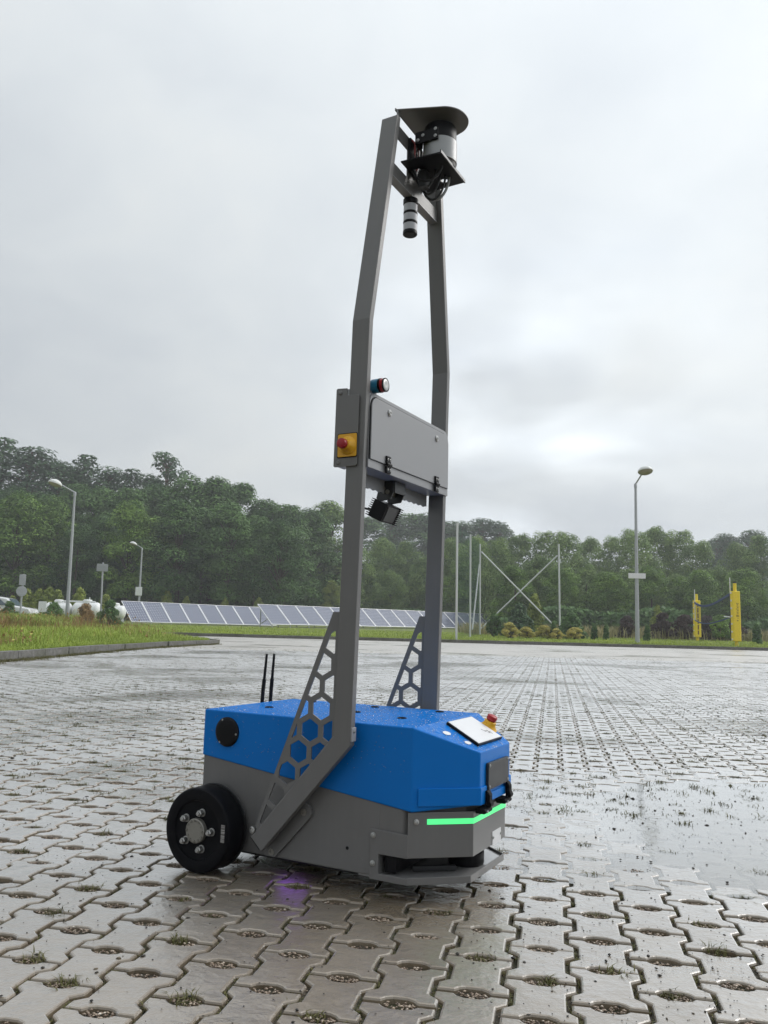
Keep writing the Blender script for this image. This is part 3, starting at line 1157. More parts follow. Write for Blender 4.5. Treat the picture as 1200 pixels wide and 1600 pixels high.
m.prism([(0.50, -0.205), (0.637, -0.213), (0.7560, -0.1125), (0.7560, 0.1125), (0.637, 0.213), (0.50, 0.205)], lambda a, b, t: (a, b, t), 0.0435, 0.0545)
m.build('tray_floor', 'wet_steel' if 'wet_steel' in MATS else 'grey_paint', tray)
m = MB()
m.box((0.66, -0.11, 0.062), (0.11, 0.014, 0.012), rot=Matrix.Rotation(R(38), 3, 'Z'))
m.build('tray_rib', 'dark_metal', tray, bevel=0.002)
m = MB()
m.box((0.66, 0.11, 0.062), (0.11, 0.014, 0.012), rot=Matrix.Rotation(R(-38), 3, 'Z'))
m.build('tray_rib', 'dark_metal', tray, bevel=0.002)
m = MB()
m.lathe([(0.044, 0), (0.046, 0.004), (0.046, 0.030), (0.040, 0.033), (0.040, 0.055)], (0.700, 0.0, 0.055), (0, 0, 1), 32)
m.build('safety_scanner', 'black_plastic', robot, 35)
m = MB()
m.box((0.585, 0, 0.085), (0.03, 0.40, 0.05))
m.build('inner_bulkhead', 'black_plastic', robot)


# drive wheels
def wheel(s):
    o = Vector((0.0639, s * 0.3015, 0.1072))
    ax = (0, s, 0)
    e = empty('drive_wheel', o, 0, robot)
    m = MB()
    RR = 0.1072
    m.lathe([(0.058, -0.069), (0.098, -0.0685), (0.1045, -0.066), (RR, -0.061), (RR, -0.008), (0.1060, -0.004), (0.1035, -0.0012), (0.099, 0.0), (0.079, -0.0005),
             (0.0755, -0.0015), (0.0735, -0.006), (0.070, -0.0065), (0.02, -0.0065)], (0, 0, 0), ax, 72)
    m.build('tyre', 'rubber', e, 30)
    m = MB()
    m.lathe([(0.031, -0.007), (0.031, 0.0045), (0.029, 0.0062), (0.001, 0.0062)], (0, 0, 0), ax, 40)
    hub = m.build('hub_cap', 'hub_metal', e, 30)
    m = MB()
    for i in range(12):
        a = 2 * math.pi * i / 12
        q = MB()
        q.lathe([(0.0034, 0), (0.0034, 0.0018), (0.0018, 0.0018), (0.0016, 0.0004)], (0.0255 * math.cos(a), s * 0.0062, 0.0255 * math.sin(a)), ax, 10)
        q.build('cap_screw', 'hub_metal', hub, 30)
    for i in range(5):
        a = R(2 + 72 * i)
        p = Vector((0.0475 * math.cos(a), s * -0.0068, 0.0475 * math.sin(a)))
        q = MB()
        q.lathe([(0.0102, 0), (0.0102, 0.0022), (0.0082, 0.0026), (0.0082, 0.0095)], p, ax, 20)
        q.lathe([(0.0086, 0.0085), (0.0086, 0.0150), (0.0074, 0.0165), (0.0056, 0.0165), (0.0054, 0.0205), (0.0045, 0.0212)], p, ax, 6)
        q.build('wheel_nut', 'steel', e, 25)
    m = MB()
    m.box((0.0890, s * 0.0012, 0.004), (0.011, 0.0022, 0.044))
    m.build('barcode_label', 'barcode_print', e)
    m = MB()
    m.lathe([(0.1085, 0), (0.1095, 0.002), (0.1085, 0.004), (0.06, 0.0042)], (0, -s * 0.0745, 0), ax, 64)
    m.cyl((0, -s * 0.074, 0), (0, -s * 0.092, 0), 0.03)
    m.build('rim', 'dark_metal', e, 30)
    return e


wheel(-1)
wheel(1)

# mast posts
XL = (0.0, 0.0)


def post(s):
    m = MB()
    secs = [((0.2122, 0.1038), (0.2464, 0.0731), WP, TP), ((0.4507, 0.3765), (0.4994, 0.3562), WP, TP),
            ((0.4672, 1.447), (0.5190, 1.449), WP, TP), ((0.4785, 2.0880), (0.5289, 2.0892), 0.1554, TP)]
    vs = []
    for (xl, zl), (xr, zr), w, t in secs:
        vs += [(xl, s * w, zl), (xr, s * w, zr), (xr, s * (w - t), zr), (xl, s * (w - t), zl)]
    fs = []
    for k in range(3):
        for i in range(4):
            fs.append((4 * k + i, 4 * k + (i + 1) % 4, 4 * k + 4 + (i + 1) % 4, 4 * k + 4 + i))
    fs += [(3, 2, 1, 0), (12, 13, 14, 15)]
    m.add(vs, fs)
    p = m.build('mast_post', 'grey_paint', robot, bevel=0.0022, seg=3)
    # small clamp on the front of the post at body height
    q = MB()
    q.box((0.5018, s * (WP - 0.0105), 0.383), (0.004, 0.0205, 0.034))
    c = q.build('post_clamp', 'grey_paint_lit', p, bevel=0.001)
    q = MB()
    bolt(q, (0.5038, s * (WP - 0.010), 0.390), (1, 0, 0), 0.003, 0.003)
    q.build('screw', 'steel', c, 30)
    # angled mounting link that carries the post on the chassis
    q = MB()
    d = Vector((0.68, 0.733)).normalized()
    nrm = Vector((-d.y, d.x))
    A, B, hwid = Vector((0.246, 0.066)), Vector((0.347, 0.175)), 0.021
    pts = []
    for cen, a0 in ((B, 90), (A, 270)):
        for i in range(9):
            a = R(a0 - 180 * i / 8)
            v = cen + d * (hwid * math.cos(a)) + nrm * (hwid * math.sin(a))
            pts.append((v.x, max(v.y, 0.0525)))
    q.prism(pts, lambda a, b, t: (a, t, b), s * 0.2142, s * 0.2240)
    lk = q.build('mounting_link', 'grey_paint', p, bevel=0.001)
    q = MB()
    off = d * 0.0
    q.prism([((A + nrm * 0.018 - d * 0.012).x, (A + nrm * 0.018 - d * 0.012).y), ((A + nrm * 0.058 - d * 0.012).x, (A + nrm * 0.058 - d * 0.012).y),
             ((B + nrm * 0.058).x, (B + nrm * 0.058).y), ((B + nrm * 0.018).x, (B + nrm * 0.018).y)][::-1], lambda a, b, t: (a, t, b), s * 0.2145, s * (WP - TP - 0.0004))
    q.build('link_spacer', 'dark_metal', lk)
    for c_, mt in ((B, 'hub_metal'), (A + Vector((0.006, -0.001)), 'hub_metal')):
        q = MB()
        q.lathe([(0.0085, 0), (0.0085, 0.003), (0.0045, 0.003), (0.004, 0.0005)], (c_.x, s * 0.2240, c_.y), (0, s, 0), 16)
        q.build('link_bolt', mt, lk, 30)
    q = MB()
    q.lathe([(0.009, 0), (0.009, 0.012), (0.006, 0.013), (0.005, 0.010)], (0.2135, s * 0.2500, 0.121), (0, s, 0), 16)
    q.build('link_bolt', 'steel', lk, 30)
    # honeycomb gusset plate
    A_, B_, C_ = (0.4405, 0.682), (0.4520, 0.3775), (0.2085, 0.105)
    A0 = (0.4335, 0.682)
    outer = [A0, (0.2155, 0.1215), (0.203, 0.118), (0.2085, 0.100), (0.2130, 0.1045), B_, (0.4540, 0.682)]
    if poly_area(outer) < 0:
        outer = outer[::-1]
    tri = [(0.4300, 0.655), (0.2135, 0.1030), (0.4500, 0.3680), (0.4515, 0.655)]
    if poly_area(tri) < 0:
        tri = tri[::-1]
    inner = offset_poly(tri, 0.0085)
    pitch, rad = 0.0640, 0.0290
    holes = []
    for r_ in range(-6, 8):
        for c in range(-5, 6):
            cx = 0.3751 + (c + (0.5 if r_ % 2 else 0)) * pitch
            cz_ = 0.3836 + r_ * pitch * 0.866
            hx = [(cx + rad * math.cos(R(90 + 60 * i)), cz_ + rad * math.sin(R(90 + 60 * i))) for i in range(6)]
            k = clip_convex(hx, inner)
            if len(k) >= 3 and abs(poly_area(k)) > 9e-5:
                holes.append(k)
    q = MB()
    plate_with_holes(q, outer, holes, lambda a, b, t: (a, t, b), s * 0.2560, s * 0.2515)
    q.build('honeycomb_gusset', 'grey_paint', p)
    return p


post_n = post(-1)
post_f = post(1)

# mid housing between the posts
m = MB()
m.box((0.482, 0, 1.1555), (0.060, 2 * (WP - TP) - 0.001, 0.200))
hous = m.build('mast_housing', 'grey_paint_lit', robot, bevel=0.002)
m = MB()
m.prism(rounded_rect(-WP + 0.0185, WP - 0.001, 1.0545, 1.2560, 0.032)[:12] + [(-WP + 0.0185, 1.0545), (WP - 0.001, 1.0545)], lambda a, b, t: (t, a, b), 0.5130, 0.5170)
m.build('housing_frame', 'grey_paint_lit', hous, bevel=0.001)
m = MB()
m.prism(rounded_rect(-0.2450, 0.2580, 1.0762, 1.2470, 0.032)[:12] + [(-0.2450, 1.0762), (0.2580, 1.0762)], lambda a, b, t: (t, a, b), 0.5165, 0.5172)
m.build('door_gap', 'black_plastic', hous)
m = MB()
rr = rounded_rect(-0.2395, 0.2560, 1.0770, 1.2440, 0.029)
m.prism(rr[:12] + [(-0.2395, 1.0770), (0.2560, 1.0770)], lambda a, b, t: (t, a, b), 0.5174, 0.5210)
door = m.build('housing_door', 'grey_paint_lit', hous, bevel=0.0012)
for y, z in ((-0.143, 1.221), (0.165, 1.217)):
    q = MB()
    q.lathe([(0.0095, 0), (0.0095, 0.002), (0.0075, 0.0045), (0.0035, 0.0045), (0.003, 0.002)], (0.521, y, z), (1, 0, 0), 18)
    q.build('door_lock', 'steel', door, 30)
for y in (-0.148, 0.165):
    q = MB()
    q.box((0.5235, y, 1.0905), (0.006, 0.024, 0.019))
    q.box((0.5235, y, 1.0625), (0.006, 0.024, 0.019))
    q.cyl((0.526, y - 0.013, 1.0766), (0.526, y + 0.013, 1.0766), 0.0048, n=12)
    h = q.build('hinge', 'black_plastic', hous, bevel=0.0012)
    for dz in (0.0905, 0.0625):
        for dy in (-0.006, 0.006):
            q = MB()
            bolt(q, (0.5265, y + dy, 1.0 + dz), (1, 0, 0), 0.003, 0.002)
            q.build('screw', 'steel', h, 30)
# perforated rear flange hanging below the housing
m = MB()
fl = [(-0.238, 1.062), (-0.238, 1.022)]
for i in range(30):
    fl.append((-0.232 + i * 0.016, 1.018 + (0.004 if i % 2 else 0.0)))
fl += [(0.238, 1.022), (0.238, 1.062)]
m.prism(fl, lambda a, b, t: (t, a, b), 0.4535, 0.4570)
m.build('rear_flange', 'grey_paint_lit', hous)
# side box with emergency stop
m = MB()
m.box((0.4465, -0.2420, 1.160), (0.0385, 0.0480, 0.205))
sb = m.build('switch_box', 'grey_paint_lit', robot, bevel=0.003)
m = MB()
pl = [(0.4266, 1.0575), (0.4300, 1.0545), (0.4930, 1.0545), (0.4970, 1.0585), (0.4984, 1.2390), (0.4950, 1.2430), (0.4622, 1.2440), (0.4615, 1.2632), (0.4320, 1.2650), (0.4286, 1.2615)]
m.prism(pl, lambda a, b, t: (a, t, b), -0.2662, -0.2700)
cp = m.build('switch_cover', 'grey_paint', sb, bevel=0.0012)
m = MB()
m.prism(rounded_rect(0.4375, 0.4972, 1.0770, 1.1420, 0.004), lambda a, b, t: (a, t, b), -0.2698, -0.2706)
m.build('switch_gasket', 'black_plastic', cp)
m = MB()
m.prism(rounded_rect(0.4397, 0.4960, 1.0795, 1.1397, 0.004), lambda a, b, t: (a, t, b), -0.2704, -0.2728)
yp = m.build('switch_plate', 'yellow_plastic', cp, bevel=0.0008)
estop(sb, (0.4700, -0.2726, 1.1085), (0, -1, 0), s=0.86)['label'] = 'red emergency stop on yellow plate beside the mast'
for x, z in ((0.4420, 1.2520), (0.4420, 1.0660)):
    q = MB()
    q.lathe([(0.0062, 0), (0.0062, 0.001), (0.0045, 0.003), (0.001, 0.0036)], (x, -0.2698, z), (0, -1, 0), 16)
    q.build('cover_screw', 'grey_paint', cp, 30)

# small round horn on top of the housing
m = MB()
hp = Vector((0.5045, -0.206, 1.280))
m.lathe([(0.0180, -0.0029), (0.0189, 0.0000), (0.0189, 0.0187), (0.0167, 0.0194)], hp, (1, 0, 0), 28)
horn = m.build('warning_beacon', 'cyan_plastic', robot, 35)
m = MB()
m.lathe([(0.0172, 0.0187), (0.0195, 0.0202), (0.0195, 0.0248), (0.0167, 0.0252)], hp, (1, 0, 0), 28)
m.build('beacon_ring', 'black_plastic', horn, 35)
m = MB()
m.lathe([(0.0145, 0.0342), (0.0187, 0.0342), (0.0187, 0.0378), (0.0145, 0.0378)], hp, (1, 0, 0), 28)
m.build('beacon_ring', 'black_plastic', horn, 35)
m = MB()
m.lathe([(0.0172, 0.0251), (0.0183, 0.0259), (0.0183, 0.0338), (0.0163, 0.0346)], hp, (1, 0, 0), 28)
m.build('beacon_lens', 'red_plastic', horn, 35)
m = MB()
m.lathe([(0.0151, 0.0379), (0.0114, 0.0389), (0.0053, 0.0383), (0.0009, 0.0382)], hp, (1, 0, 0), 28)
m.build('beacon_reflector', 'steel', horn, 35)
m = MB()
m.box((0.498, -0.203, 1.261), (0.012, 0.030, 0.016))
m.build('beacon_bracket', 'grey_paint_lit', horn)

# finned floodlight hanging under the housing
fl_e = empty('floodlight', (0.441, -0.006, 0.972), 0, robot)
RY = Matrix.Rotation(R(26), 3, 'Y')
m = MB()
m.box((0, 0, 0), (0.046, 0.088, 0.052), rot=RY)
m.build('lamp_housing', 'black_plastic', fl_e, bevel=0.002)
for i in range(9):
    q = MB()
    z = -0.024 + i * 0.006
    q.box(RY @ Vector((-0.027, 0, z)), (0.011, 0.086, 0.0022), rot=RY)
    q.build('cooling_fin', 'black_plastic', fl_e)
for i in range(9):
    q = MB()
    z = -0.024 + i * 0.006
    q.box(RY @ Vector((0.0262, 0.036, z)), (0.008, 0.016, 0.0024), rot=RY)
    q.build('cooling_fin', 'black_plastic', fl_e)
m = MB()
m.box(RY @ Vector((0.0238, -0.004, 0)), (0.003, 0.06, 0.042), rot=RY)
m.build('lamp_glass', 'dark_metal', fl_e)
m = MB()
m.prism([(0.003, 0.083), (0.045, 0.083), (0.045, 0.052), (0.034, 0.030), (-0.002, 0.026), (-0.010, 0.036)], lambda a, b, t: (a, t, b), -0.036, -0.030)
m.prism([(0.003, 0.083), (0.045, 0.083), (0.045, 0.052), (0.034, 0.030), (-0.002, 0.026), (-0.010, 0.036)], lambda a, b, t: (a, t, b), 0.030, 0.036)
m.box((0.0465, 0, 0.066), (0.003, 0.066, 0.034))
m.box((0.022, 0, 0.081), (0.044, 0.0595, 0.004))
brk = m.build('lamp_bracket', 'dark_metal', fl_e, bevel=0.001)
for x, z in ((0.012, 0.062), (0.026, 0.052)):
    q = MB()
    bolt(q, (x, -0.036, z), (0, -1, 0), 0.0055, 0.004)
    q.build('bracket_bolt', 'hub_metal', brk, 30)
m = MB()
pts = [Vector((-0.034, -0.02, 0.006)), Vector((-0.062, -0.03, 0.012)), Vector((-0.078, -0.05, 0.035)), Vector((-0.06, -0.05, 0.062)), Vector((-0.02, -0.03, 0.076))]
m.tube(pts, 0.0034, 8)
m.build('lamp_cable', 'cable', fl_e, 60)

# top crosspiece
xp0, xp1 = 0.5085, 0.5115


def yin(z):
    return 0.2636 - TP + (0.1554 - 0.2636) * (z - 1.448) / (2.0892 - 1.448) + 0.002


m = MB()
zt_, zb_ = 2.0850, 1.9180
outer = [(-yin(zb_), zb_), (yin(zb_), zb_), (yin(zt_), zt_), (-yin(zt_), zt_)]
z0_, z1_ = 1.9560, 2.0420
h1 = [(-yin(z0_) + 0.012, z0_), (-0.052, z0_), (-0.052, z1_), (-yin(z1_) + 0.010, z1_)]
h2 = [(0.052, z0_), (yin(z0_) - 0.012, z0_), (yin(z1_) - 0.010, z1_), (0.052, z1_)]
plate_with_holes(m, outer, [h1, h2], lambda a, b, t: (t, a, b), xp0, xp1)
xpc = m.build('mast_crosspiece', 'grey_paint', robot)
m = MB()
m.box((0.4985, 0, 1.9165), (0.026, 2 * yin(1.9165) - 0.002, 0.003))
m.build('crosspiece_flange', 'grey_paint_lit', xpc)
# rain hood on two tabs
for s in (-1, 1):
    q = MB()
    q.box((0.5065, s * 0.1080, 2.1075), (0.003, 0.016, 0.052))
    q.build('hood_tab', 'grey_paint_lit', xpc)
hp_ = []
for i in range(25):
    a = R(-62 + 124 * i / 24)
    hp_.append((0.600 + 0.076 * math.cos(a), 0.076 * math.sin(a)))
hood_pts = [(0.500, -0.117)] + hp_ + [(0.500, 0.117)]
m = MB()
m.prism(hood_pts, lambda a, b, t: (a, b, t), 2.1335, 2.1375)
hood = m.build('rain_hood', 'grey_paint', robot, bevel=0.001)
m = MB()
m.sheet([(0.4985, 0.115), (0.4985, -0.115)], 2.1335, 2.141, 0.004)
m.build('hood_lip', 'grey_paint', hood)
# lidar on its shelf
m = MB()
shelf_pts = [(0.512, -0.096), (0.634, -0.090), (0.634, 0.084), (0.512, 0.088)]
hx = [(0.585 + 0.014 * math.cos(R(60 * i)), 0.052 + 0.014 * math.sin(R(60 * i))) for i in range(6)]
hx2 = rounded_rect(0.520, 0.548, -0.045, 0.020, 0.008)
plate_with_holes(m, shelf_pts, [hx, hx2], lambda a, b, t: (a, b, t), 1.9790, 1.9830)
shelf = m.build('sensor_shelf', 'black_plastic', robot)
m = MB()
m.box((0.636, -0.003, 1.9835), (0.004, 0.180, 0.010))
m.build('shelf_lip', 'dark_metal', shelf, bevel=0.001)
m = MB()
m.box((0.5165, -0.002, 2.030), (0.008, 0.100, 0.100))
m.build('sensor_backplate', 'black_plastic', shelf, bevel=0.001)
lid = empty('lidar_sensor', (0.592, 0, 1.9832), 0, robot)
m = MB()
m.lathe([(0.044, 0.0), (0.0475, 0.003), (0.0475, 0.016), (0.046, 0.018)], (0, 0, 0), (0, 0, 1), 48)
m.build('sensor_base', 'black_plastic', lid, 35)
m = MB()
m.lathe([(0.046, 0.084), (0.0480, 0.086), (0.0480, 0.128), (0.045, 0.133), (0.02, 0.134)], (0, 0, 0), (0, 0, 1), 48)
m.build('sensor_cap', 'black_plastic', lid, 35)
m = MB()
m.lathe([(0.047, 0.017), (0.0502, 0.019), (0.0502, 0.083), (0.047, 0.085)], (0, 0, 0), (0, 0, 1), 48)
m.build('sensor_drum', 'lidar_grey', lid, 35)
m = MB()
m.box((-0.018, -0.0535, 0.086), (0.072, 0.006, 0.036))
m.box((-0.050, -0.040, 0.086), (0.012, 0.030, 0.036))
arm = m.build('sensor_clamp', 'black_plastic', lid, bevel=0.001)
for x, z in ((-0.046, 0.078), (-0.030, 0.090), (0.010, 0.100), (0.010, 0.078)):
    q = MB()
    bolt(q, (x, -0.0565, z), (0, -1, 0), 0.0040, 0.003)
    q.build('screw', 'steel', arm, 30)
for i in range(5):
    q = MB()
    y = -0.045 + i * 0.012
    q.tube([(0.521, y, 2.075), (0.533 + 0.004 * (i % 2), y - 0.004, 2.06), (0.530, y + 0.003, 2.03), (0.536 - 0.003 * (i % 3), y, 2.005), (0.526, y, 1.986)], 0.0028, 7)
    q.build('sensor_cable', ('cable_red', 'cable', 'cable_red', 'cable_grey', 'cable')[i], lid_parent := shelf, 60)
for i, (y, dz, mt) in enumerate(((-0.03, 0.055, 'cable'), (-0.01, 0.066, 'cable'), (0.01, 0.075, 'cable'), (0.022, 0.070, 'cable_grey'), (-0.045, 0.045, 'cable'))):
    q = MB()
    pts = []
    for k in range(15):
        a = math.pi * k / 14
        pts.append((0.527 + 0.036 * (1 - math.cos(a)) * (0.8 + 0.1 * i), y + 0.016 * k / 14, 1.983 - dz * math.sin(a)))
    q.tube(pts, 0.0042 if mt == 'cable_grey' else 0.0034, 8)
    q.build('sensor_cable', mt, shelf, 60)
q = MB()
q.box((0.553, -0.024, 1.952), (0.024, 0.030, 0.052))
q.build('cable_connector', 'dark_metal', shelf, bevel=0.003)
# stack light hanging under the crosspiece
sl = empty('signal_tower', (0.4985, 0.0, 1.915), 0, robot)
m = MB()
m.lathe([(0.020, 0.0), (0.0225, -0.002), (0.0225, -0.016), (0.0195, -0.019)], (0, 0, 0), (0, 0, 1), 32)
m.build('tower_base', 'black_plastic', sl, 35)
for z in (-0.0455, -0.0755):
    m = MB()
    m.lathe([(0.0205, z + 0.004), (0.0212, z + 0.003), (0.0212, z - 0.003), (0.0205, z - 0.004)], (0, 0, 0), (0, 0, 1), 32)
    m.build('tower_collar', 'black_plastic', sl, 35)
m = MB()
m.lathe([(0.0205, -0.1010), (0.0215, -0.103), (0.0215, -0.1115), (0.0195, -0.1135), (0.001, -0.1135)], (0, 0, 0), (0, 0, 1), 32)
m.build('tower_cap', 'black_plastic', sl, 35)
for z0, z1 in ((-0.0185, -0.0420), (-0.0490, -0.0720), (-0.0790, -0.1015)):
    q = MB()
    q.lathe([(0.0195, z0), (0.0207, z0 - 0.001), (0.0207, z1 + 0.001), (0.0195, z1)], (0, 0, 0), (0, 0, 1), 32)
    q.build('tower_segment', 'segment_white', sl, 35)
# antennas on the back
for y0, y1 in ((0.0636, 0.0792), (0.1074, 0.1184)):
    a = empty('antenna', (-0.012, y0, 0.39), 0, robot)
    m = MB()
    m.tube([(0, 0, -0.02), (0, (y1 - y0) * 0.25, 0.05), (0, (y1 - y0) * 0.5, 0.085)], 0.0058, 12, 0.0062)
    m.tube([(0, (y1 - y0) * 0.5, 0.085), (0, (y1 - y0) * 0.75, 0.125), (0, y1 - y0, 0.163)], 0.0046, 12, 0.0038)
    m.build('antenna_rod', 'black_plastic', a, 40)
    m = MB()
    m.box((0.005, 0, -0.02), (0.016, 0.016, 0.016))
    m.build('antenna_socket', 'black_plastic', a)


# ================================================================== FAR OBJECTS
def street_lamp(px_base, px_top, px_head, Y, label, hs=1.0, board=None, z0=None):
    b, t_, h_ = at(*px_base, Y), at(*px_top, Y), at(*px_head, Y)
    z = terrain(b.x, Y) if z0 is None else z0
    e = tag(empty('street_lamp', (b.x, Y, z)), label, 'street lamp', 'street lamps around the lot')
    o = Vector((b.x, Y, z))
    T = t_ - o
    m = MB()
    m.cyl((0, 0, -0.05), (T.x * 0.33, 0, T.z * 0.33), 0.105 * hs, 0.088 * hs, 14)
    m.cyl((T.x * 0.33, 0, T.z * 0.33), (T.x, 0, T.z), 0.085 * hs, 0.055 * hs, 14)
    m.build('lamp_pole', 'galvanised', e, 40)
    m = MB()
    m.box((0, 0, 0.02), (0.34 * hs, 0.34 * hs, 0.05))
    m.build('base_plate', 'galvanised', e)
    return e, o, T


def lamp_head(e, T, arm, hs, tilt):
    m = MB()
    m.tube([T - Vector((0, 0, 0.12)), T + Vector((0, 0, 0.02)), T + arm * 0.5, T + arm], 0.035 * hs, 10)
    m.lathe([(0.075 * hs, -0.16), (0.075 * hs, 0.02), (0.05 * hs, 0.05)], T, (0, 0, 1), 12)
    m.build('lamp_arm', 'galvanised', e, 40)
    d = Vector((arm.x, arm.y, 0)).normalized()
    c = T + arm + d * 0.30 * hs
    up = (Vector((0, 0, 1)) - d * tilt).normalized()
    m = MB()
    m.lathe([(0.34 * hs, 0.0), (0.345 * hs, 0.03 * hs), (0.31 * hs, 0.11 * hs), (0.22 * hs, 0.19 * hs), (0.10 * hs, 0.235 * hs), (0.01, 0.245 * hs)], c, up, 28)
    m.build('lamp_shade', 'lamp_shell', e, 40)
    m = MB()
    m.lathe([(0.325 * hs, -0.001), (0.30 * hs, -0.05 * hs), (0.20 * hs, -0.10 * hs), (0.01, -0.125 * hs)], c, up, 28)
    m.build('lamp_lens', 'lamp_glass', e, 40)


e, o, T = street_lamp((996, 1006), (993, 757), (998, 742), 38, 'tall street lamp on the right with a white board on its pole')
lamp_head(e, T, Vector((0.10, -0.75, 0.42)), 1.0, 0.25)
m = MB()
bz = at(994, 900, 38).z - o.z
m.box((0, -0.11, bz), (0.80, 0.03, 0.24))
m.build('board', 'sign_white', e, bevel=0.006)
m = MB()
m.box((0, -0.075, bz), (0.22, 0.06, 0.05))
m.build('board_clamp', 'galvanised', e)

e, o, T = street_lamp((104, 975), (117, 770), (90, 757), 43, 'tall street lamp at the left rising above the long grass')
lamp_head(e, T, Vector((-0.62, -0.35, 0.36)), 1.05, 0.30)
e, o, T = street_lamp((216, 962), (222, 857), (211, 853), 64, 'smaller distant street lamp behind the solar panels at the left', 1.0)
lamp_head(e, T, Vector((-0.38, -0.25, 0.28)), 0.85, 0.30)
m = MB()
bz = at(217, 924, 64).z - o.z
m.box((-0.05, -0.16, bz), (0.50, 0.10, 0.66))
m.build('switch_cabinet', 'sign_white', e, bevel=0.02)


def sign_pole(px_b, px_t, Y, label, boards):
    b, t_ = at(*px_b, Y), at(*px_t, Y)
    z = terrain(b.x, Y)
    e = tag(empty('road_sign', (b.x, Y, z)), label, 'road sign', 'signs standing in the long grass')
    o = Vector((b.x, Y, z))
    T = t_ - o
    m = MB()
    m.cyl((0, 0, -0.05), (T.x, 0, T.z), 0.045, 0.045, 12)
    m.build('sign_post', 'galvanised', e, 40)
    for kind, py, w, h, mt, rz in boards:
        bz = at(px_t[0], py, Y).z - z
        f = bz / T.z
        m = MB()
        if kind == 'disc':
            m.lathe([(w / 2, -0.01), (w / 2, 0.01), (w / 2 - 0.03, 0.012)], (T.x * f, -0.065, bz), (math.sin(rz), -math.cos(rz), 0), 28)
        else:
            m.box((T.x * f, -0.065, bz), (w, 0.02, h), rot=Matrix.Rotation(rz, 3, 'Z'))
        bo = m.build('sign_board', mt, e, bevel=0.004)
        m = MB()
        m.box((T.x * f, -0.092, bz + h * 0.22), (w * 0.8, 0.024, 0.03), rot=Matrix.Rotation(rz, 3, 'Z'))
        m.box((T.x * f, -0.092, bz - h * 0.22), (w * 0.8, 0.024, 0.03), rot=Matrix.Rotation(rz, 3, 'Z'))
        m.build('stiffener', 'galvanised', bo)
    return e


sign_pole((30, 975), (37, 897), 40, 'narrow road sign with upright board above a round disc at far left',
          [('rect', 906, 0.30, 0.52, 'sign_back', 0.5), ('disc', 924, 0.50, 0.5, 'sign_back', 0.6)])
sign_pole((157, 972), (161, 879), 42, 'road sign pole with a wide grey board between lamp and panels',
          [('rect', 887, 0.56, 0.38, 'sign_back', 0.15)])


# --- white board standing in the weeds
b = at(64, 975, 44)
e = tag(empty('notice_board', (b.x, 44, terrain(0, 44))), 'small plain white board on a post in the brown weeds', 'notice board')
zb = at(64, 948, 44).z - terrain(0, 44)
m = MB()
m.box((0, 0, zb), (0.42, 0.05, 0.56))
m.build('board', 'sign_white', e, bevel=0.01)
m = MB()
m.cyl((0, 0.05, -0.05), (0, 0.05, zb), 0.03)
m.build('board_post', 'galvanised', e, 40)


# --- white storage tanks behind the weeds
def tank(px0, px1, pyt, Y, label, domes=1):
    a, c = at(px0, 960, Y), at(px1, 960, Y)
    zt = at((px0 + px1) / 2, pyt, Y).z
    z0 = terrain(0, Y)
    L = c.x - a.x
    r = (zt - z0 - 0.35) / 2
    e = tag(empty('storage_tank', ((a.x + c.x) / 2, Y, z0)), label, 'tank', 'white tanks behind the long grass')
    prof = []
    for i in range(7):
        t = math.pi / 2 * i / 6
        prof.append((max(0.01, r * math.sin(t)), -L / 2 + r * 0.55 * (1 - math.cos(t))))
    prof += [(rr_, -h) for rr_, h in reversed(prof)]
    m = MB()
    m.lathe(prof, (0, 0, 0.35 + r), (1, 0, 0), 32)
    m.build('tank_shell', 'tank_white', e, 40)
    m = MB()
    m.lathe([(0.26, -0.06), (0.26, 0.10), (0.20, 0.15), (0.01, 0.16)], (0, 0, 0.35 + 2 * r), (0, 0, 1), 24)
    m.build('manhole_dome', 'tank_white', e, 40)
    for sx in (-0.3, 0.3):
        q = MB()
        q.box((L * sx, 0, 0.22), (0.16, r * 1.5, 0.44))
        q.build('saddle', 'galvanised', e)
    return e


tank(70, 112, 941, 47, 'white storage tank left of the lamp pole, partly hidden by weeds')
tank(113, 158, 941, 47, 'white storage tank right of the lamp pole, partly hidden by weeds')
tank(163, 196, 946, 50, 'white storage tank just left of the first solar panel')
b0, b1 = at(88, 939, 47), at(150, 939, 47)
m = MB()
m.tube([(b0.x, 46.9, b0.z - 0.25), (b0.x, 46.9, b0.z), (b1.x, 46.9, b0.z), (b1.x, 46.9, b0.z - 0.3)], 0.045, 10)
m.tube([((b0.x + b1.x) / 2 + 0.8, 46.9, b0.z), ((b0.x + b1.x) / 2 + 0.8, 46.9, b0.z + 0.25)], 0.03, 8)
tag(m.build('tank_pipe', 'tank_white', None, 40), 'pale pipe running across the tops of the white tanks', 'pipe')

# --- white car cut off by the left edge
cb = at(-14, 978, 44)
car = tag(empty('parked_car', (cb.x, 44, terrain(0, 44) - 0.02), R(8)), 'white parked car cut off by the left edge', 'car')
side = [(-2.1, 0.32), (-2.15, 0.62), (-2.05, 0.86), (-1.55, 0.95), (-0.95, 1.36), (-0.55, 1.46), (0.45, 1.46), (0.9, 1.38), (1.35, 0.98), (2.05, 0.88), (2.2, 0.66), (2.15, 0.32)]
m = MB()
n = len(side)
vs = []
for y, k in ((-0.86, 0.0), (0.86, 0.0)):
    for x, z in side:
        inset = 0.16 * max(0, (z - 0.95) / 0.5)
        vs.append((x, y * (1 - inset), z))
m.add(vs, [tuple(range(n)), tuple(range(2 * n - 1, n - 1, -1))] + [(i, i + n, (i + 1) % n + n, (i + 1) % n) for i in range(n)])
body = m.build('car_body', 'car_white', car, 40, bevel=0.06, seg=3)
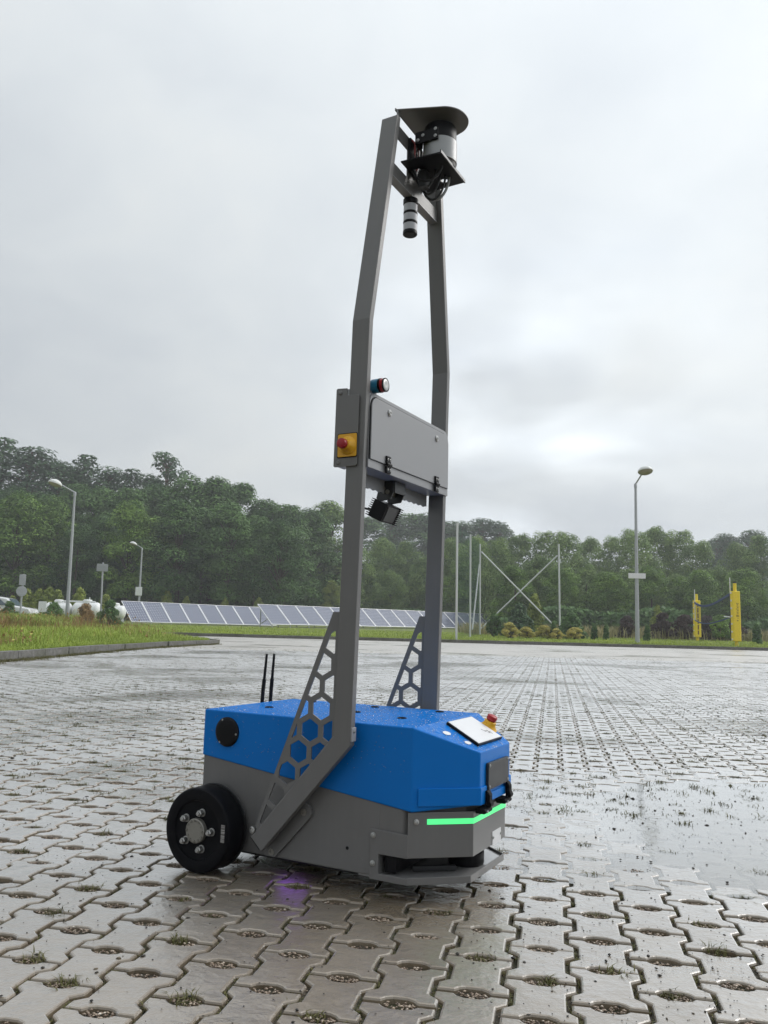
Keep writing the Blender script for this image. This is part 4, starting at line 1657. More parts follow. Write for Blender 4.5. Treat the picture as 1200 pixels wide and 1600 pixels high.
for s in (-1, 1):
    m = MB()
    pts = [(-0.88, 1.02), (-0.62, 1.36), (-0.02, 1.38), (-0.02, 1.0)]
    m.add([(x, s * (0.86 * (1 - 0.16 * max(0, (z - 0.95) / 0.5)) + 0.006), z) for x, z in pts], [(0, 1, 2, 3)])
    pts = [(0.04, 1.0), (0.04, 1.38), (0.5, 1.37), (0.95, 1.02)]
    m.add([(x, s * (0.86 * (1 - 0.16 * max(0, (z - 0.95) / 0.5)) + 0.006), z) for x, z in pts], [(0, 1, 2, 3)])
    m.build('side_window', 'car_glass', car)
m = MB()
m.add([(1.365, -0.70, 1.0), (1.365, 0.70, 1.0), (0.965, 0.62, 1.37), (0.965, -0.62, 1.37)], [(0, 1, 2, 3)])
m.build('windscreen', 'car_glass', car)
for x in (-1.35, 1.35):
    for s in (-1, 1):
        m = MB()
        m.lathe([(0.2, -0.1), (0.30, -0.1), (0.32, -0.08), (0.32, 0.08), (0.30, 0.1), (0.2, 0.1)], (x, s * 0.78, 0.32), (0, s, 0), 24)
        m.build('wheel', 'rubber', car, 40)


# --- solar arrays
def solar_array(p0, p1, z0, z1, npan, label, up_len=2.05, tilt=R(40), leg_h=0.28):
    p0, p1 = Vector(p0), Vector(p1)
    d = (p1 - p0)
    L = d.length
    ang = math.atan2(d.y, d.x)
    e = tag(empty('solar_array', (p0.x, p0.y, z0), ang), label, 'solar panels', 'ground mounted solar rows')
    w = L / npan
    slope = (z1 - z0) / L
    cells_m, frame_m = MB(), MB()
    cells_m.box((w / 2, up_len / 2, 0), (w - 0.07, up_len - 0.08, 0.02))
    cm = cells_m.mesh('cells')
    cm.materials.append(MATS['solar_cells'])
    for a_, b_ in (((w / 2, 0.02, 0), (w - 0.012, 0.05, 0.05)), ((w / 2, up_len - 0.02, 0), (w - 0.012, 0.05, 0.05)), ((0.031, up_len / 2, 0), (0.05, up_len - 0.092, 0.05)), ((w - 0.031, up_len / 2, 0), (0.05, up_len - 0.092, 0.05))):
        frame_m.box(a_, b_)
    fm = frame_m.mesh('frame')
    fm.materials.append(MATS['panel_frame'])
    for i in range(npan):
        p = link(bpy.data.objects.new('solar_panel', cm), e)
        p.location = (i * w, 0, leg_h + slope * i * w)
        p.rotation_euler = (tilt, 0, 0)
        f = link(bpy.data.objects.new('panel_frame', fm), p)
    m0 = MB()
    hb = up_len * math.sin(tilt)
    m0.box((0, 0.06, leg_h / 2 - 0.1), (0.06, 0.06, leg_h + 0.2))
    m0.box((0, 0.05 - 0.18, 0.02), (0.06, 0.46, 0.05))
    fl_ = m0.mesh('front_leg')
    fl_.materials.append(MATS['galvanised'])
    m1 = MB()
    yb = up_len * math.cos(tilt) * 0.82
    m1.tube([(0, yb, -0.1), (0, yb, leg_h + hb * 0.80)], 0.04, 6)
    m1.tube([(0, yb - 0.02, 0.3), (0, 0.5, leg_h + 0.36)], 0.03, 6)
    bl = m1.mesh('rear_leg')
    bl.materials.append(MATS['galvanised'])
    for i in range(npan + 1):
        for me, nm in ((fl_, 'front_leg'), (bl, 'rear_leg')):
            q = link(bpy.data.objects.new(nm, me), e)
            q.location = (min(max(i * w, 0.1), L - 0.1), 0, slope * i * w)
    return e


a0, a1 = at(205, 975, 52), at(432, 981, 60)
solar_array((a0.x, 52, 0), (a1.x, 60, 0), terrain(0, 52) - 0.12, terrain(0, 60) - 0.25, 8, 'left row of blue solar panels in white frames beyond the grass island')
a0, a1 = at(424, 983, 54), at(786, 988, 74)
solar_array((a0.x, 54, 0), (a1.x, 74, 0), terrain(0, 54) - 0.08, terrain(0, 74) - 0.22, 16, 'long right row of solar panels running behind the robot mast')


# --- ball fence: poles, braces and green net
def pole(mb, p, q, r=0.045):
    mb.cyl(p, q, r, r, 10)


bf = tag(empty('ball_fence', (3.3, 36.4, terrain(0, 36.4))), 'tall pale poles with cross braces carrying a green ball net', 'fence')
off = Vector((-3.3, -36.4, -terrain(0, 36.4)))
P = {}
for k, pb, pt, Y in (('a', (713, 990), (714.5, 817), 36.4), ('b', (734.5, 988), (735, 835), 41), ('c', (750, 985), (750, 850), 47), ('d', (875, 988), (873, 850), 46)):
    b, t_ = at(*pb, Y), at(*pt, Y)
    P[k] = (Vector((b.x, Y, terrain(0, Y) - 0.05)) + off, t_ + off)
    m = MB()
    pole(m, *P[k], 0.05)
    m.build('fence_pole', 'pole_white', bf, 40)
for pa, pb, Ya, Yb in (((752, 862), (872, 984), 47, 46), ((871, 868), (752, 982), 46.2, 47.2), ((749, 882), (738, 984), 47, 44.5)):
    m = MB()
    pole(m, at(*pa, Ya) + off, at(*pb, Yb) + off, 0.042)
    m.build('brace', 'pole_white', bf, 40)


def net_mesh(mb, quads, su, sv, th):
    for A, B, C, D in quads:           # A bottom-left, B bottom-right, C top-right, D top-left
        lu = ((B - A).length + (C - D).length) / 2
        lv = (D - A).length
        for i in range(int(lu / su) + 1):
            t = i * su / lu
            p, q = A.lerp(B, t), D.lerp(C, t)
            mb.tube([p, q], th, 3)
        for j in range(int(lv / sv) + 1):
            t = j * sv / lv
            mb.tube([A.lerp(D, t), B.lerp(C, t)], th, 3)


m = MB()
net_mesh(m, [(P['a'][0], P['b'][0], P['b'][1], P['a'][1]), (P['b'][0], P['c'][0], P['c'][1], P['b'][1])], 0.22, 0.22, 0.0035)
l0, l1 = at(640, 985, 33) + off, at(640, 810, 33) + off
m.build('ball_net', 'net_green', bf)['kind'] = 'stuff'


# --- volleyball posts with padding and net
def volley_post(px_b, px_t, Y, label, text=False, laced=False):
    b, t_ = at(*px_b, Y), at(*px_t, Y)
    z = terrain(0, Y)
    H = t_.z - z
    e = tag(empty('volleyball_post', (b.x, Y, z)), label, 'volleyball post', 'padded yellow volleyball posts')
    m = MB()
    m.cyl((0, 0, -0.05), (0, 0, H - 0.04), 0.075, 0.075, 16)
    m.build('post_tube', 'post_yellow', e, 40)
    m = MB()
    m.cyl((0, 0, H - 0.04), (0, 0, H + 0.03), 0.078, 0.070, 16)
    m.build('post_cap', 'dark_metal', e, 40)
    pz0, pz1 = 0.22, H - 0.40
    m = MB()
    m.prism(rounded_rect(-0.18, 0.18, -0.16, 0.16, 0.07), lambda a, b_, t: (a, b_, t), pz0, pz1)
    pad = m.build('post_padding', 'post_yellow', e, bevel=0.03, seg=3)
    for i in range(7):
        q = MB()
        z_ = pz0 + 0.08 + (pz1 - pz0 - 0.16) * i / 6
        if laced:
            q.box((0.0, -0.166, z_), (0.15, 0.02, 0.05))
            q.build('lace', 'post_yellow', pad, bevel=0.006)
            q = MB()
            q.box((-0.195, -0.03, z_ - 0.03), (0.05, 0.06, 0.06))
        else:
            q.box((-0.195, -0.03, z_), (0.06, 0.07, 0.08))
        q.build('tie', 'sign_white', pad, bevel=0.012)
    if laced:
        q = MB()
        q.box((0.0, -0.1615, (pz0 + pz1) / 2), (0.07, 0.006, pz1 - pz0 - 0.3))
        q.build('padding_gap', 'print_dark', pad)
    if text:
        q = MB()
        zz = pz0 + (pz1 - pz0) * 0.40
        for i, (h, w, g) in enumerate(((0.05, 0.07, 0.07), (0.035, 0.05, 0.03), (0.10, 0.11, 0.022), (0.05, 0.07, 0.018), (0.055, 0.07, 0.018), (0.05, 0.075, 0.018), (0.05, 0.10, 0.018), (0.05, 0.07, 0.018), (0.045, 0.07, 0.018), (0.04, 0.06, 0.018), (0.04, 0.09, 0.018))):
            q.box((0.02 + (0.012 if i % 3 else 0.0), -0.1612, zz + h / 2), (w, 0.003, h * 0.42))
            q.box((0.02 + w * 0.32 * (1 if i % 2 else -1), -0.1612, zz + h * 0.5), (w * 0.28, 0.0036, h * 0.9))
            zz += h + g
        q.build('printed_lettering', 'print_dark', pad)['kind'] = 'stuff'
    return e, H


e1, H1 = volley_post((1151, 1008), (1149, 910), 37, 'nearer yellow padded volleyball post with dark vertical lettering', text=True)
e2, H2 = volley_post((1090, 1003), (1089, 927), 46, 'farther yellow padded volleyball post with a laced front', laced=True)
n0, n1 = Vector(e1.location), Vector(e2.location)
vn = tag(empty('volleyball_net', (n0.x, n0.y, n0.z)), 'sagging dark blue volleyball net strung between the yellow posts', 'net')
d = n1 - n0
top_, bot_ = [], []
for i in range(21):
    t = i / 20
    sag = 0.30 * 4 * t * (1 - t) * (0.6 + 0.8 * t)
    q = d * (0.03 + 0.94 * t)
    top_.append(Vector((q.x - 0.15, q.y, H1 - 0.52 - 0.12 * t - sag)))
    bot_.append(Vector((q.x - 0.15, q.y, H1 - 1.56 - 0.05 * t - sag * 0.7)))


def tape(pts, h, th=0.02):
    m = MB()
    k = len(pts)
    vs = []
    for p in pts:
        vs += [p + Vector((-th / 2, 0, -h / 2)), p + Vector((-th / 2, 0, h / 2)), p + Vector((th / 2, 0, h / 2)), p + Vector((th / 2, 0, -h / 2))]
    fs = []
    for j in range(k - 1):
        for i in range(4):
            fs.append((4 * j + i, 4 * j + (i + 1) % 4, 4 * j + 4 + (i + 1) % 4, 4 * j + 4 + i))
    fs += [(0, 1, 2, 3), (4 * k - 1, 4 * k - 2, 4 * k - 3, 4 * k - 4)]
    m.add(vs, fs)
    return m


tape(top_, 0.11, 0.05).build('top_tape', 'tape_blue', vn)
tape(bot_, 0.06, 0.03).build('bottom_tape', 'tape_blue', vn)
m = MB()
m.tube([top_[0], bot_[0]], 0.035, 6)
m.build('side_tape', 'tape_blue', vn)
m = MB()
m.tube([bot_[0] + Vector((0, 0.02, 0)), bot_[0] + Vector((-0.05, 0.6, 0.03))], 0.03, 6)
m.build('net_sleeve', 'sign_white', vn)
m = MB()
for i in range(20):
    for k in range(4):
        t = k / 4
        m.tube([top_[i].lerp(top_[i + 1], t), bot_[i].lerp(bot_[i + 1], t)], 0.003, 3)
for j in range(1, 8):
    m.tube([a_.lerp(b_, j / 8) for a_, b_ in zip(top_, bot_)], 0.003, 3)
m.build('net_cords', 'net_cord', vn)['kind'] = 'stuff'
for i in (0, 20):
    m = MB()
    m.tube([bot_[i], top_[i] + Vector((0, 0, 0.75))], 0.022, 6)
    m.build('net_antenna', 'sign_white', vn)


# ================================================================== VEGETATION
def leaf_mesh(name, centres, normals, size, mat, rnd, aspect=1.0, droop=0.0):
    """one bent quad (2 triangles folded) per leaf clump"""
    k = len(centres)
    c = np.asarray(centres)
    n = np.asarray(normals)
    n = n / (np.linalg.norm(n, axis=1, keepdims=True) + 1e-9)
    r = rng.normal(size=(k, 3))
    u = np.cross(n, r)
    u /= np.linalg.norm(u, axis=1, keepdims=True) + 1e-9
    v = np.cross(n, u)
    s = (np.asarray(size) * np.ones(k))[:, None]
    p0 = c - u * s * 0.5
    p1 = c - v * s * 0.5 * aspect + n * s * 0.10
    p2 = c + u * s * 0.5
    p3 = c + v * s * 0.5 * aspect + n * s * 0.10
    V = np.stack([p0, p1, p2, p3], 1).reshape(-1, 3)
    b = np.arange(k)[:, None] * 4
    Fa = np.concatenate([b + np.array([[0, 1, 2]]), b + np.array([[0, 2, 3]])])
    return np_mesh(name, V, [Fa], mat, np.repeat(rnd, 4))


def lobes_to_leaves(lobes, per, size, up=1.0):
    C, N, S, Rn = [], [], [], []
    for (cx, cy, cz_, rx, ry, rz, tone) in lobes:
        k = int(per * (rx * rz) ** 1.0)
        d = rng.normal(size=(k, 3))
        d /= np.linalg.norm(d, axis=1, keepdims=True)
        d[:, 2] = np.where(d[:, 2] < -0.55, -d[:, 2], d[:, 2])
        rad = rng.uniform(0.62, 1.08, (k, 1)) ** 0.7
        p = d * rad * np.array([rx, ry, rz]) + np.array([cx, cy, cz_])
        C.append(p)
        N.append(d + np.array([0, 0, up]) + rng.normal(0, 0.32, (k, 3)))
        S.append(rng.uniform(0.7, 1.3, k) * size)
        Rn.append(np.clip(tone + rng.normal(0, 0.17, k), 0, 1))
    return np.concatenate(C), np.concatenate(N), np.concatenate(S), np.concatenate(Rn)


def tree_proto(kind, seed):
    """unit tree of height 10; returns (trunk mesh, crown mesh)"""
    global rng
    rng = np.random.default_rng(seed)
    rd = random.Random(seed)
    lob = []
    m = MB()
    if kind == 'broad':
        m.tube([(0, 0, -0.2), (0.1, 0, 2.2), (0.0, 0.1, 4.5), (0.15, 0, 8.2)], 0.22, 8, 0.05)
        for i in range(84):
            a, h = rd.uniform(0, 2 * math.pi), rd.uniform(0.05, 1.0)
            prof = math.sin(min(1, (h * 1.02)) ** 0.75 * math.pi) ** 0.55
            rr_ = 2.25 * prof * rd.uniform(0.3, 1.0)
            s = rd.uniform(0.6, 1.05)
            lob.append((rr_ * math.cos(a), rr_ * math.sin(a), 1.6 + h * 7.6, s, s, s * 0.72, rd.uniform(0.08, 0.92)))
            if i % 4 == 0:
                m.tube([(0, 0, 1.5 + h * 4.5), (rr_ * 0.5 * math.cos(a), rr_ * 0.5 * math.sin(a), 2.2 + h * 6), (rr_ * math.cos(a), rr_ * math.sin(a), 1.6 + h * 7.6)], 0.07, 5, 0.02)
        C, N, S, Rn = lobes_to_leaves(lob, 420, 0.145)
        mat, bark = 'leaf_broad', 'bark'
    elif kind == 'dense':
        m.tube([(0, 0, -0.2), (0, 0.1, 3), (0.1, 0, 7)], 0.2, 8, 0.05)
        for i in range(96):
            a, h = rd.uniform(0, 2 * math.pi), rd.uniform(0.0, 1.0)
            rr_ = 2.5 * (1 - (max(0, h - 0.35) / 0.65) ** 2.0 * 0.86) * rd.uniform(0.5, 1.0)
            s = rd.uniform(0.5, 0.9)
            lob.append((rr_ * math.cos(a), rr_ * math.sin(a), 0.6 + h * 8.7, s, s, s * 0.75, rd.uniform(0.05, 0.85)))
        C, N, S, Rn = lobes_to_leaves(lob, 460, 0.145)
        mat, bark = 'leaf_dark', 'bark'
    elif kind == 'willow':
        m.tube([(0, 0, -0.2), (0.2, 0, 3), (0.1, 0.2, 6)], 0.2, 8, 0.05)
        for i in range(120):
            a, h = rd.uniform(0, 2 * math.pi), rd.uniform(0.0, 1.0)
            rr_ = 3.7 * math.sqrt(max(0.05, 1 - (h * 1.0) ** 2.6)) * rd.uniform(0.35, 1.0)
            s = rd.uniform(0.7, 1.15)
            lob.append((rr_ * math.cos(a), rr_ * math.sin(a), 0.7 + h * 8.5, s, s, s * 0.8, rd.uniform(0.1, 0.95)))
        C, N, S, Rn = lobes_to_leaves(lob, 300, 0.16)
        mat, bark = 'leaf_willow', 'bark'
    elif kind == 'pine':
        m.tube([(0, 0, -0.2), (0.12, 0, 3), (0.0, 0.1, 6), (0.1, 0, 9.6)], 0.17, 8, 0.04)
        for i in range(84):
            h = rd.uniform(0.16, 1.0)
            a = rd.uniform(0, 2 * math.pi)
            rr_ = (0.15 + 1.75 * max(0.0, 1.04 - h) ** 0.62) * rd.uniform(0.25, 1.0)
            s = rd.uniform(0.5, 0.85) * (1.1 - 0.25 * h)
            z = h * 9.7
            lob.append((rr_ * math.cos(a), rr_ * math.sin(a), z, s * 1.15, s * 1.15, s * 0.62, rd.uniform(0.2, 0.75)))
            m.tube([(0.05, 0, z - 0.5), (rr_ * 0.6 * math.cos(a), rr_ * 0.6 * math.sin(a), z - 0.2), (rr_ * math.cos(a), rr_ * math.sin(a), z)], 0.05, 5, 0.015)
        C, N, S, Rn = lobes_to_leaves(lob, 560, 0.125, 0.8)
        mat, bark = 'leaf_pine', 'bark_pine'
    elif kind == 'spruce':
        m.tube([(0, 0, -0.2), (0, 0, 5), (0, 0, 10)], 0.14, 8, 0.02)
        for i in range(84):
            h = (i + rd.random()) / 84
            a = rd.uniform(0, 2 * math.pi)
            rr_ = 1.75 * (1 - h) ** 0.8 * rd.uniform(0.4, 1.0) + 0.05
            s = 0.40 + 0.45 * (1 - h)
            lob.append((rr_ * math.cos(a), rr_ * math.sin(a), 0.9 + h * 9.0 - rr_ * 0.15, s, s, s * 0.5, rd.uniform(0.15, 0.7)))
        C, N, S, Rn = lobes_to_leaves(lob, 420, 0.15, 0.6)
        mat, bark = 'leaf_pine', 'bark'
    elif kind == 'airy':                       # thin, see-through crown
        m.tube([(0, 0, -0.2), (0.1, 0, 3), (-0.05, 0.1, 6), (0.1, 0, 9.4)], 0.13, 8, 0.03)
        for i in range(26):
            h = rd.uniform(0.30, 1.0)
            a = rd.uniform(0, 2 * math.pi)
            rr_ = 1.5 * math.sin(min(1.0, h) ** 0.8 * math.pi) ** 0.5 * rd.uniform(0.3, 1.0)
            s = rd.uniform(0.35, 0.7)
            lob.append((rr_ * math.cos(a), rr_ * math.sin(a), h * 9.7, s, s, s * 0.75, rd.uniform(0.4, 0.95)))
            m.tube([(0, 0, h * 8.4), (rr_ * math.cos(a), rr_ * math.sin(a), h * 9.7)], 0.035, 5, 0.01)
        C, N, S, Rn = lobes_to_leaves(lob, 260, 0.17)
        mat, bark = 'leaf_willow', 'bark'
    elif kind == 'flatpine':                   # old pine: bare stem, flat open crown
        m.tube([(0, 0, -0.2), (0.1, 0, 4), (-0.1, 0.1, 7), (0.1, 0, 9.6)], 0.14, 8, 0.04)
        for i in range(38):
            h = rd.uniform(0.62, 1.0)
            a = rd.uniform(0, 2 * math.pi)
            rr_ = 1.45 * rd.uniform(0.1, 1.0) * math.sqrt(max(0.05, 1 - (abs(h - 0.81) / 0.20) ** 2))
            s = rd.uniform(0.28, 0.5)
            lob.append((rr_ * math.cos(a), rr_ * math.sin(a), h * 9.8, s * 1.15, s * 1.15, s * 0.65, rd.uniform(0.05, 0.85)))
            m.tube([(0, 0, h * 9.2), (rr_ * math.cos(a), rr_ * math.sin(a), h * 9.8)], 0.045, 5, 0.012)
        C, N, S, Rn = lobes_to_leaves(lob, 430, 0.15, 0.7)
        mat, bark = 'leaf_pine', 'bark_pine'
    tm = m.mesh('trunk', 50)
    tm.materials.append(MATS[bark])
    cm = leaf_mesh('crown', C, N, S, mat, Rn)
    return tm, cm


PROTO = {}
for kd, seeds in (('broad', (1, 2, 3)), ('dense', (4, 5, 6)), ('willow', (7, 8, 9)), ('pine', (10, 11)), ('spruce', (12,)), ('airy', (13, 14)), ('flatpine', (15,))):
    PROTO[kd] = [tree_proto(kd, s) for s in seeds]
rng = np.random.default_rng(99)
LEAFVAR = {}


def recolour(me, mat):
    k = (me.name, mat)
    if k not in LEAFVAR:
        c = me.copy()
        c.materials.clear()
        c.materials.append(MATS[mat])
        LEAFVAR[k] = c
    return LEAFVAR[k]


tcount = [0]


def tree(px, py, Y, kind, label, wide=1.0, mat=None, group=None, name=None, cat='tree'):
    t_ = at(px, py, Y)
    z = terrain(0, Y) - 0.1
    h = t_.z - z
    tm, cm = PROTO[kind][tcount[0] % len(PROTO[kind])]
    tcount[0] += 1
    nm = name or {'pine': 'pine_tree', 'flatpine': 'pine_tree', 'spruce': 'spruce_tree'}.get(kind, 'broadleaf_tree')
    e = tag(empty(nm, (t_.x, Y, z), random.uniform(0, 6.28)), label, cat, group)
    s = h / 10.0
    e.scale = (s * wide, s * wide, s)
    link(bpy.data.objects.new('trunk', tm), e)
    link(bpy.data.objects.new('crown', recolour(cm, mat) if mat else cm), e)
    return e


ORD = ['first', 'second', 'third', 'fourth', 'fifth', 'sixth', 'seventh', 'eighth', 'ninth', 'tenth', 'eleventh', 'twelfth', 'thirteenth', 'fourteenth']

# back row at the left: pines and spruces against the sky
back = [(8, 684, 'spruce', 'pointed spruce at the far left edge of the skyline', 1.35), (52, 695, 'pine', 'tall pine with bushy top near the left edge of the skyline', 1.5),
        (98, 722, 'pine', 'pine just behind the head of the tall left lamp', 1.5), (134, 711, 'spruce', 'pointed conifer right of the tall left lamp', 1.5), (172, 733, 'pine', 'pine second left of the lone flat-topped pine', 1.5),
        (206, 733, 'spruce', 'small spiky conifer left of the lone flat-topped pine', 1.35), (236, 742, 'pine', 'dark pine directly left of the lone flat-topped pine', 1.5), (262, 708, 'flatpine', 'lone flat-topped pine standing above the left wood', 1.0)]
for x, y, kd, lb, w in back:
    tree(x, y, 92, kd, lb, w, group='conifers on the left skyline')
# middle row: dark broadleaf trees forming the skyline
mid = [(-25, 745), (28, 752), (70, 762), (118, 752), (160, 752), (205, 756), (250, 752), (298, 738), (338, 738), (378, 752), (416, 772), (452, 782), (486, 790)]
for i, (x, y) in enumerate(mid):
    tree(x, y, 84 - (i % 3) * 2, 'dense' if i % 2 else 'broad', '%s dark broadleaf tree from the left in the back row of the left wood' % ORD[i], random.uniform(1.0, 1.2), 'leaf_dark', 'broadleaf trees in the back of the left wood')
# front row of the wood
frt = [(-10, 775, 'broad'), (34, 762, 'broad'), (84, 770, 'broad'), (124, 812, 'dense'), (165, 800, 'broad'), (208, 776, 'broad'), (246, 800, 'broad'), (284, 772, 'broad'), (322, 790, 'dense'), (362, 778, 'broad'), (404, 800, 'dense'), (440, 806, 'broad')]
for i, (x, y, kd) in enumerate(frt):
    tree(x, y, 74 - (i % 2) * 2.5, kd, '%s leafy tree from the left in the front row of the left wood' % ORD[i], random.uniform(0.95, 1.15), None if i in (1, 2, 5, 6) else 'leaf_dark', 'leafy trees in the front of the left wood')
tree(514, 774, 88, 'broad', 'pale green tree rising just left of the near mast post', 1.0, 'leaf_willow')
# low bright trees behind the mast
low = [(482, 868, 84, 'willow', 0.75, 'light green bushy tree behind the honeycomb plate of the near post'), (520, 905, 79, 'willow', 0.8, 'small bright bush tree directly left of the near mast post'),
       (560, 850, 86, 'willow', 0.75, 'green rounded tree hidden partly by the near mast post'), (600, 838, 90, 'willow', 0.7, 'grey-green rounded tree between the mast posts, left of middle'),
       (636, 842, 89, 'willow', 0.7, 'grey-green rounded tree between the mast posts, right of middle'), (610, 890, 80, 'willow', 0.9, 'dark leafy bush tree low between the mast posts'),
       (664, 868, 84, 'willow', 0.8, 'green rounded tree behind the far mast post')]
for x, y, Y, kd, w, lb in low:
    tree(x, y, Y, kd, lb, w, 'leaf_bright' if 'bright' in lb else 'leaf_broad' if 'light' in lb else None, 'low trees behind the mast')
# hazy pines far behind
hz = [(575, 806, 125, 'dense'), (612, 800, 128, 'pine'), (645, 797, 130, 'dense'), (672, 803, 128, 'pine'), (700, 812, 130, 'pine'), (722, 816, 126, 'pine'), (752, 808, 128, 'pine'), (779, 815, 126, 'pine')]
for i, (x, y, Y, kd) in enumerate(hz):
    tree(x, y, Y, kd, '%s hazy distant tree from the left on the far ridge behind the mast' % ORD[i], 1.5, None, 'hazy trees on the far ridge')
# right wood: rounded willows in two rows
rw = [(705, 838), (742, 834), (778, 838), (815, 832), (850, 826), (884, 828), (920, 838), (955, 834), (990, 824), (1026, 820), (1060, 824), (1092, 842), (1150, 846), (1188, 832), (1222, 826)]
for i, (x, y) in enumerate(rw[:14]):
    tree(x, y, 80 - (i % 3) * 2.5, 'willow', '%s rounded grey-green tree from the mast in the back row of the right wood' % ORD[i], random.uniform(0.62, 0.78), None, 'rounded trees in the back of the right wood')
for i, (x, y) in enumerate(((1120, 838), (1136, 834), (1172, 826))):
    tree(x, y, 118, 'pine', '%s hazy pine top from the left in the gap of the right wood' % ORD[i], 1.4, None, 'hazy pines in the gap at right')
fw = [(700, 880), (735, 872), (770, 868), (806, 880), (842, 868), (880, 884), (915, 878), (950, 892), (985, 886), (1018, 880), (1052, 896), (1090, 888), (1128, 880), (1164, 886)]
for i, (x, y) in enumerate(fw):
    tree(x, y, (64 if i > 2 else 80) - (i % 2) * 3, 'willow' if i % 3 else 'dense', '%s low green tree from the mast in the front row of the right wood' % ORD[i], random.uniform(0.95, 1.25), 'leaf_broad' if i % 2 else 'leaf_willow', 'low green trees in the front of the right wood')

# dense undergrowth and forest depth: one mass
C_, N_, S_, R_ = [], [], [], []


def mass(x0, x1, Y, h0, h1, k, tone, size=0.34, depth=4.0):
    a, b = at(x0, 950, Y).x, at(x1, 950, Y).x
    X = rng.uniform(a, b, k)
    top = h0 + (h1 - h0) * (0.5 + 0.5 * np.sin(X * 0.55 + Y) * np.cos(X * 0.23 + 1.0))
    Z = terrain(0, Y) + rng.uniform(0, 1, k) ** 0.8 * top
    C_.append(np.stack([X, Y + rng.uniform(-depth / 2, depth / 2, k), Z], 1))
    N_.append(rng.normal(0, 0.5, (k, 3)) + np.array([0, -0.6, 0.7]))
    S_.append(rng.uniform(0.7, 1.4, k) * size)
    R_.append(np.clip(tone + rng.normal(0, 0.18, k), 0, 1))


mass(-160, 520, 96, 7.0, 10.0, 30000, 0.2, 0.5, 8)
mass(-160, 470, 88, 3.0, 7.0, 22000, 0.15, 0.42, 6)
mass(440, 1400, 92, 4.0, 6.5, 26000, 0.3, 0.45, 8)
mass(765, 1400, 60, 0.9, 2.2, 15000, 0.35, 0.28, 4)
mass(-600, -90, 88, 8.0, 14.0, 26000, 0.3, 0.42, 8)
mass(1240, 1800, 78, 5.5, 8.5, 18000, 0.35, 0.36, 8)
mass(440, 760, 80, 1.0, 2.4, 6000, 0.4, 0.28, 3)
me = leaf_mesh('undergrowth', np.concatenate(C_), np.concatenate(N_), np.concatenate(S_), 'leaf_dark', np.concatenate(R_))
tag(link(bpy.data.objects.new('undergrowth', me)), 'dark tangled undergrowth filling the wood behind the trees', 'undergrowth', kind='stuff')


# --- shrubs
def shrub_mesh(kind, seed):
    global rng
    rng = np.random.default_rng(seed)
    rd = random.Random(seed)
    lob = []
    st = MB()
    if kind == 'cone':
        for i in range(34):
            h = (i + rd.random()) / 34
            a = rd.uniform(0, 6.28)
            r_ = 0.30 * (1 - h) ** 0.7 * rd.uniform(0.5, 1.0)
            s = 0.07 + 0.10 * (1 - h)
            lob.append((r_ * math.cos(a), r_ * math.sin(a), 0.08 + h * 0.86, s, s, s * 1.2, rd.uniform(0.3, 0.8)))
        st.tube([(0, 0, -0.05), (0, 0, 0.9)], 0.03, 6, 0.01)
        C, N, S, Rn = lobes_to_leaves(lob, 6500, 0.055, 0.3)
    elif kind == 'column':
        for i in range(26):
            h = (i + rd.random()) / 26
            a = rd.uniform(0, 6.28)
            r_ = 0.14 * (1 - h ** 3) * rd.uniform(0.4, 1.0)
            lob.append((r_ * math.cos(a), r_ * math.sin(a), 0.08 + h * 0.86, 0.09, 0.09, 0.13, rd.uniform(0.05, 0.85)))
        st.tube([(0, 0, -0.05), (0, 0, 0.9)], 0.025, 6, 0.01)
        C, N, S, Rn = lobes_to_leaves(lob, 9000, 0.05, 0.2)
    else:
        for i in range(34):
            a, h = rd.uniform(0, 6.28), rd.uniform(0.05, 1)
            r_ = 0.42 * math.sqrt(max(0.05, 1 - h ** 2)) * rd.uniform(0.4, 1.0)
            s = rd.uniform(0.09, 0.17)
            lob.append((r_ * math.cos(a), r_ * math.sin(a), 0.10 + h * 0.78, s, s, s, rd.uniform(0.2, 0.85)))
            st.tube([(0, 0, -0.03), (r_ * 0.4 * math.cos(a), r_ * 0.4 * math.sin(a), 0.3 * h), (r_ * math.cos(a), r_ * math.sin(a), 0.1 + h * 0.78)], 0.014, 4, 0.005)
        C, N, S, Rn = lobes_to_leaves(lob, 5200, 0.06, 0.4)
    tm = st.mesh('stems', 50)
    tm.materials.append(MATS['bark'])
    return tm, leaf_mesh('foliage', C, N, S, 'leaf_broad', Rn)


SHR = {'cone': [shrub_mesh('cone', 31), shrub_mesh('cone', 32)], 'column': [shrub_mesh('column', 33)], 'round': [shrub_mesh('round', 34), shrub_mesh('round', 35), shrub_mesh('round', 36)]}
rng = np.random.default_rng(123)


def shrub(px, py, Y, kind, mat, label, wide=1.0, group=None, name='shrub', cat='shrub'):
    t_ = at(px, py, Y)
    z = terrain(0, Y) - 0.02
    h = max(0.25, t_.z - z)
    tcount[0] += 1
    tm, fm = SHR[kind][tcount[0] % len(SHR[kind])]
    e = tag(empty(name, (t_.x, Y, z), random.uniform(0, 6.28)), label, cat, group)
    e.scale = (h * wide, h * wide, h)
    link(bpy.data.objects.new('stems', tm), e)
    link(bpy.data.objects.new('foliage', recolour(fm, mat)), e)
    return e


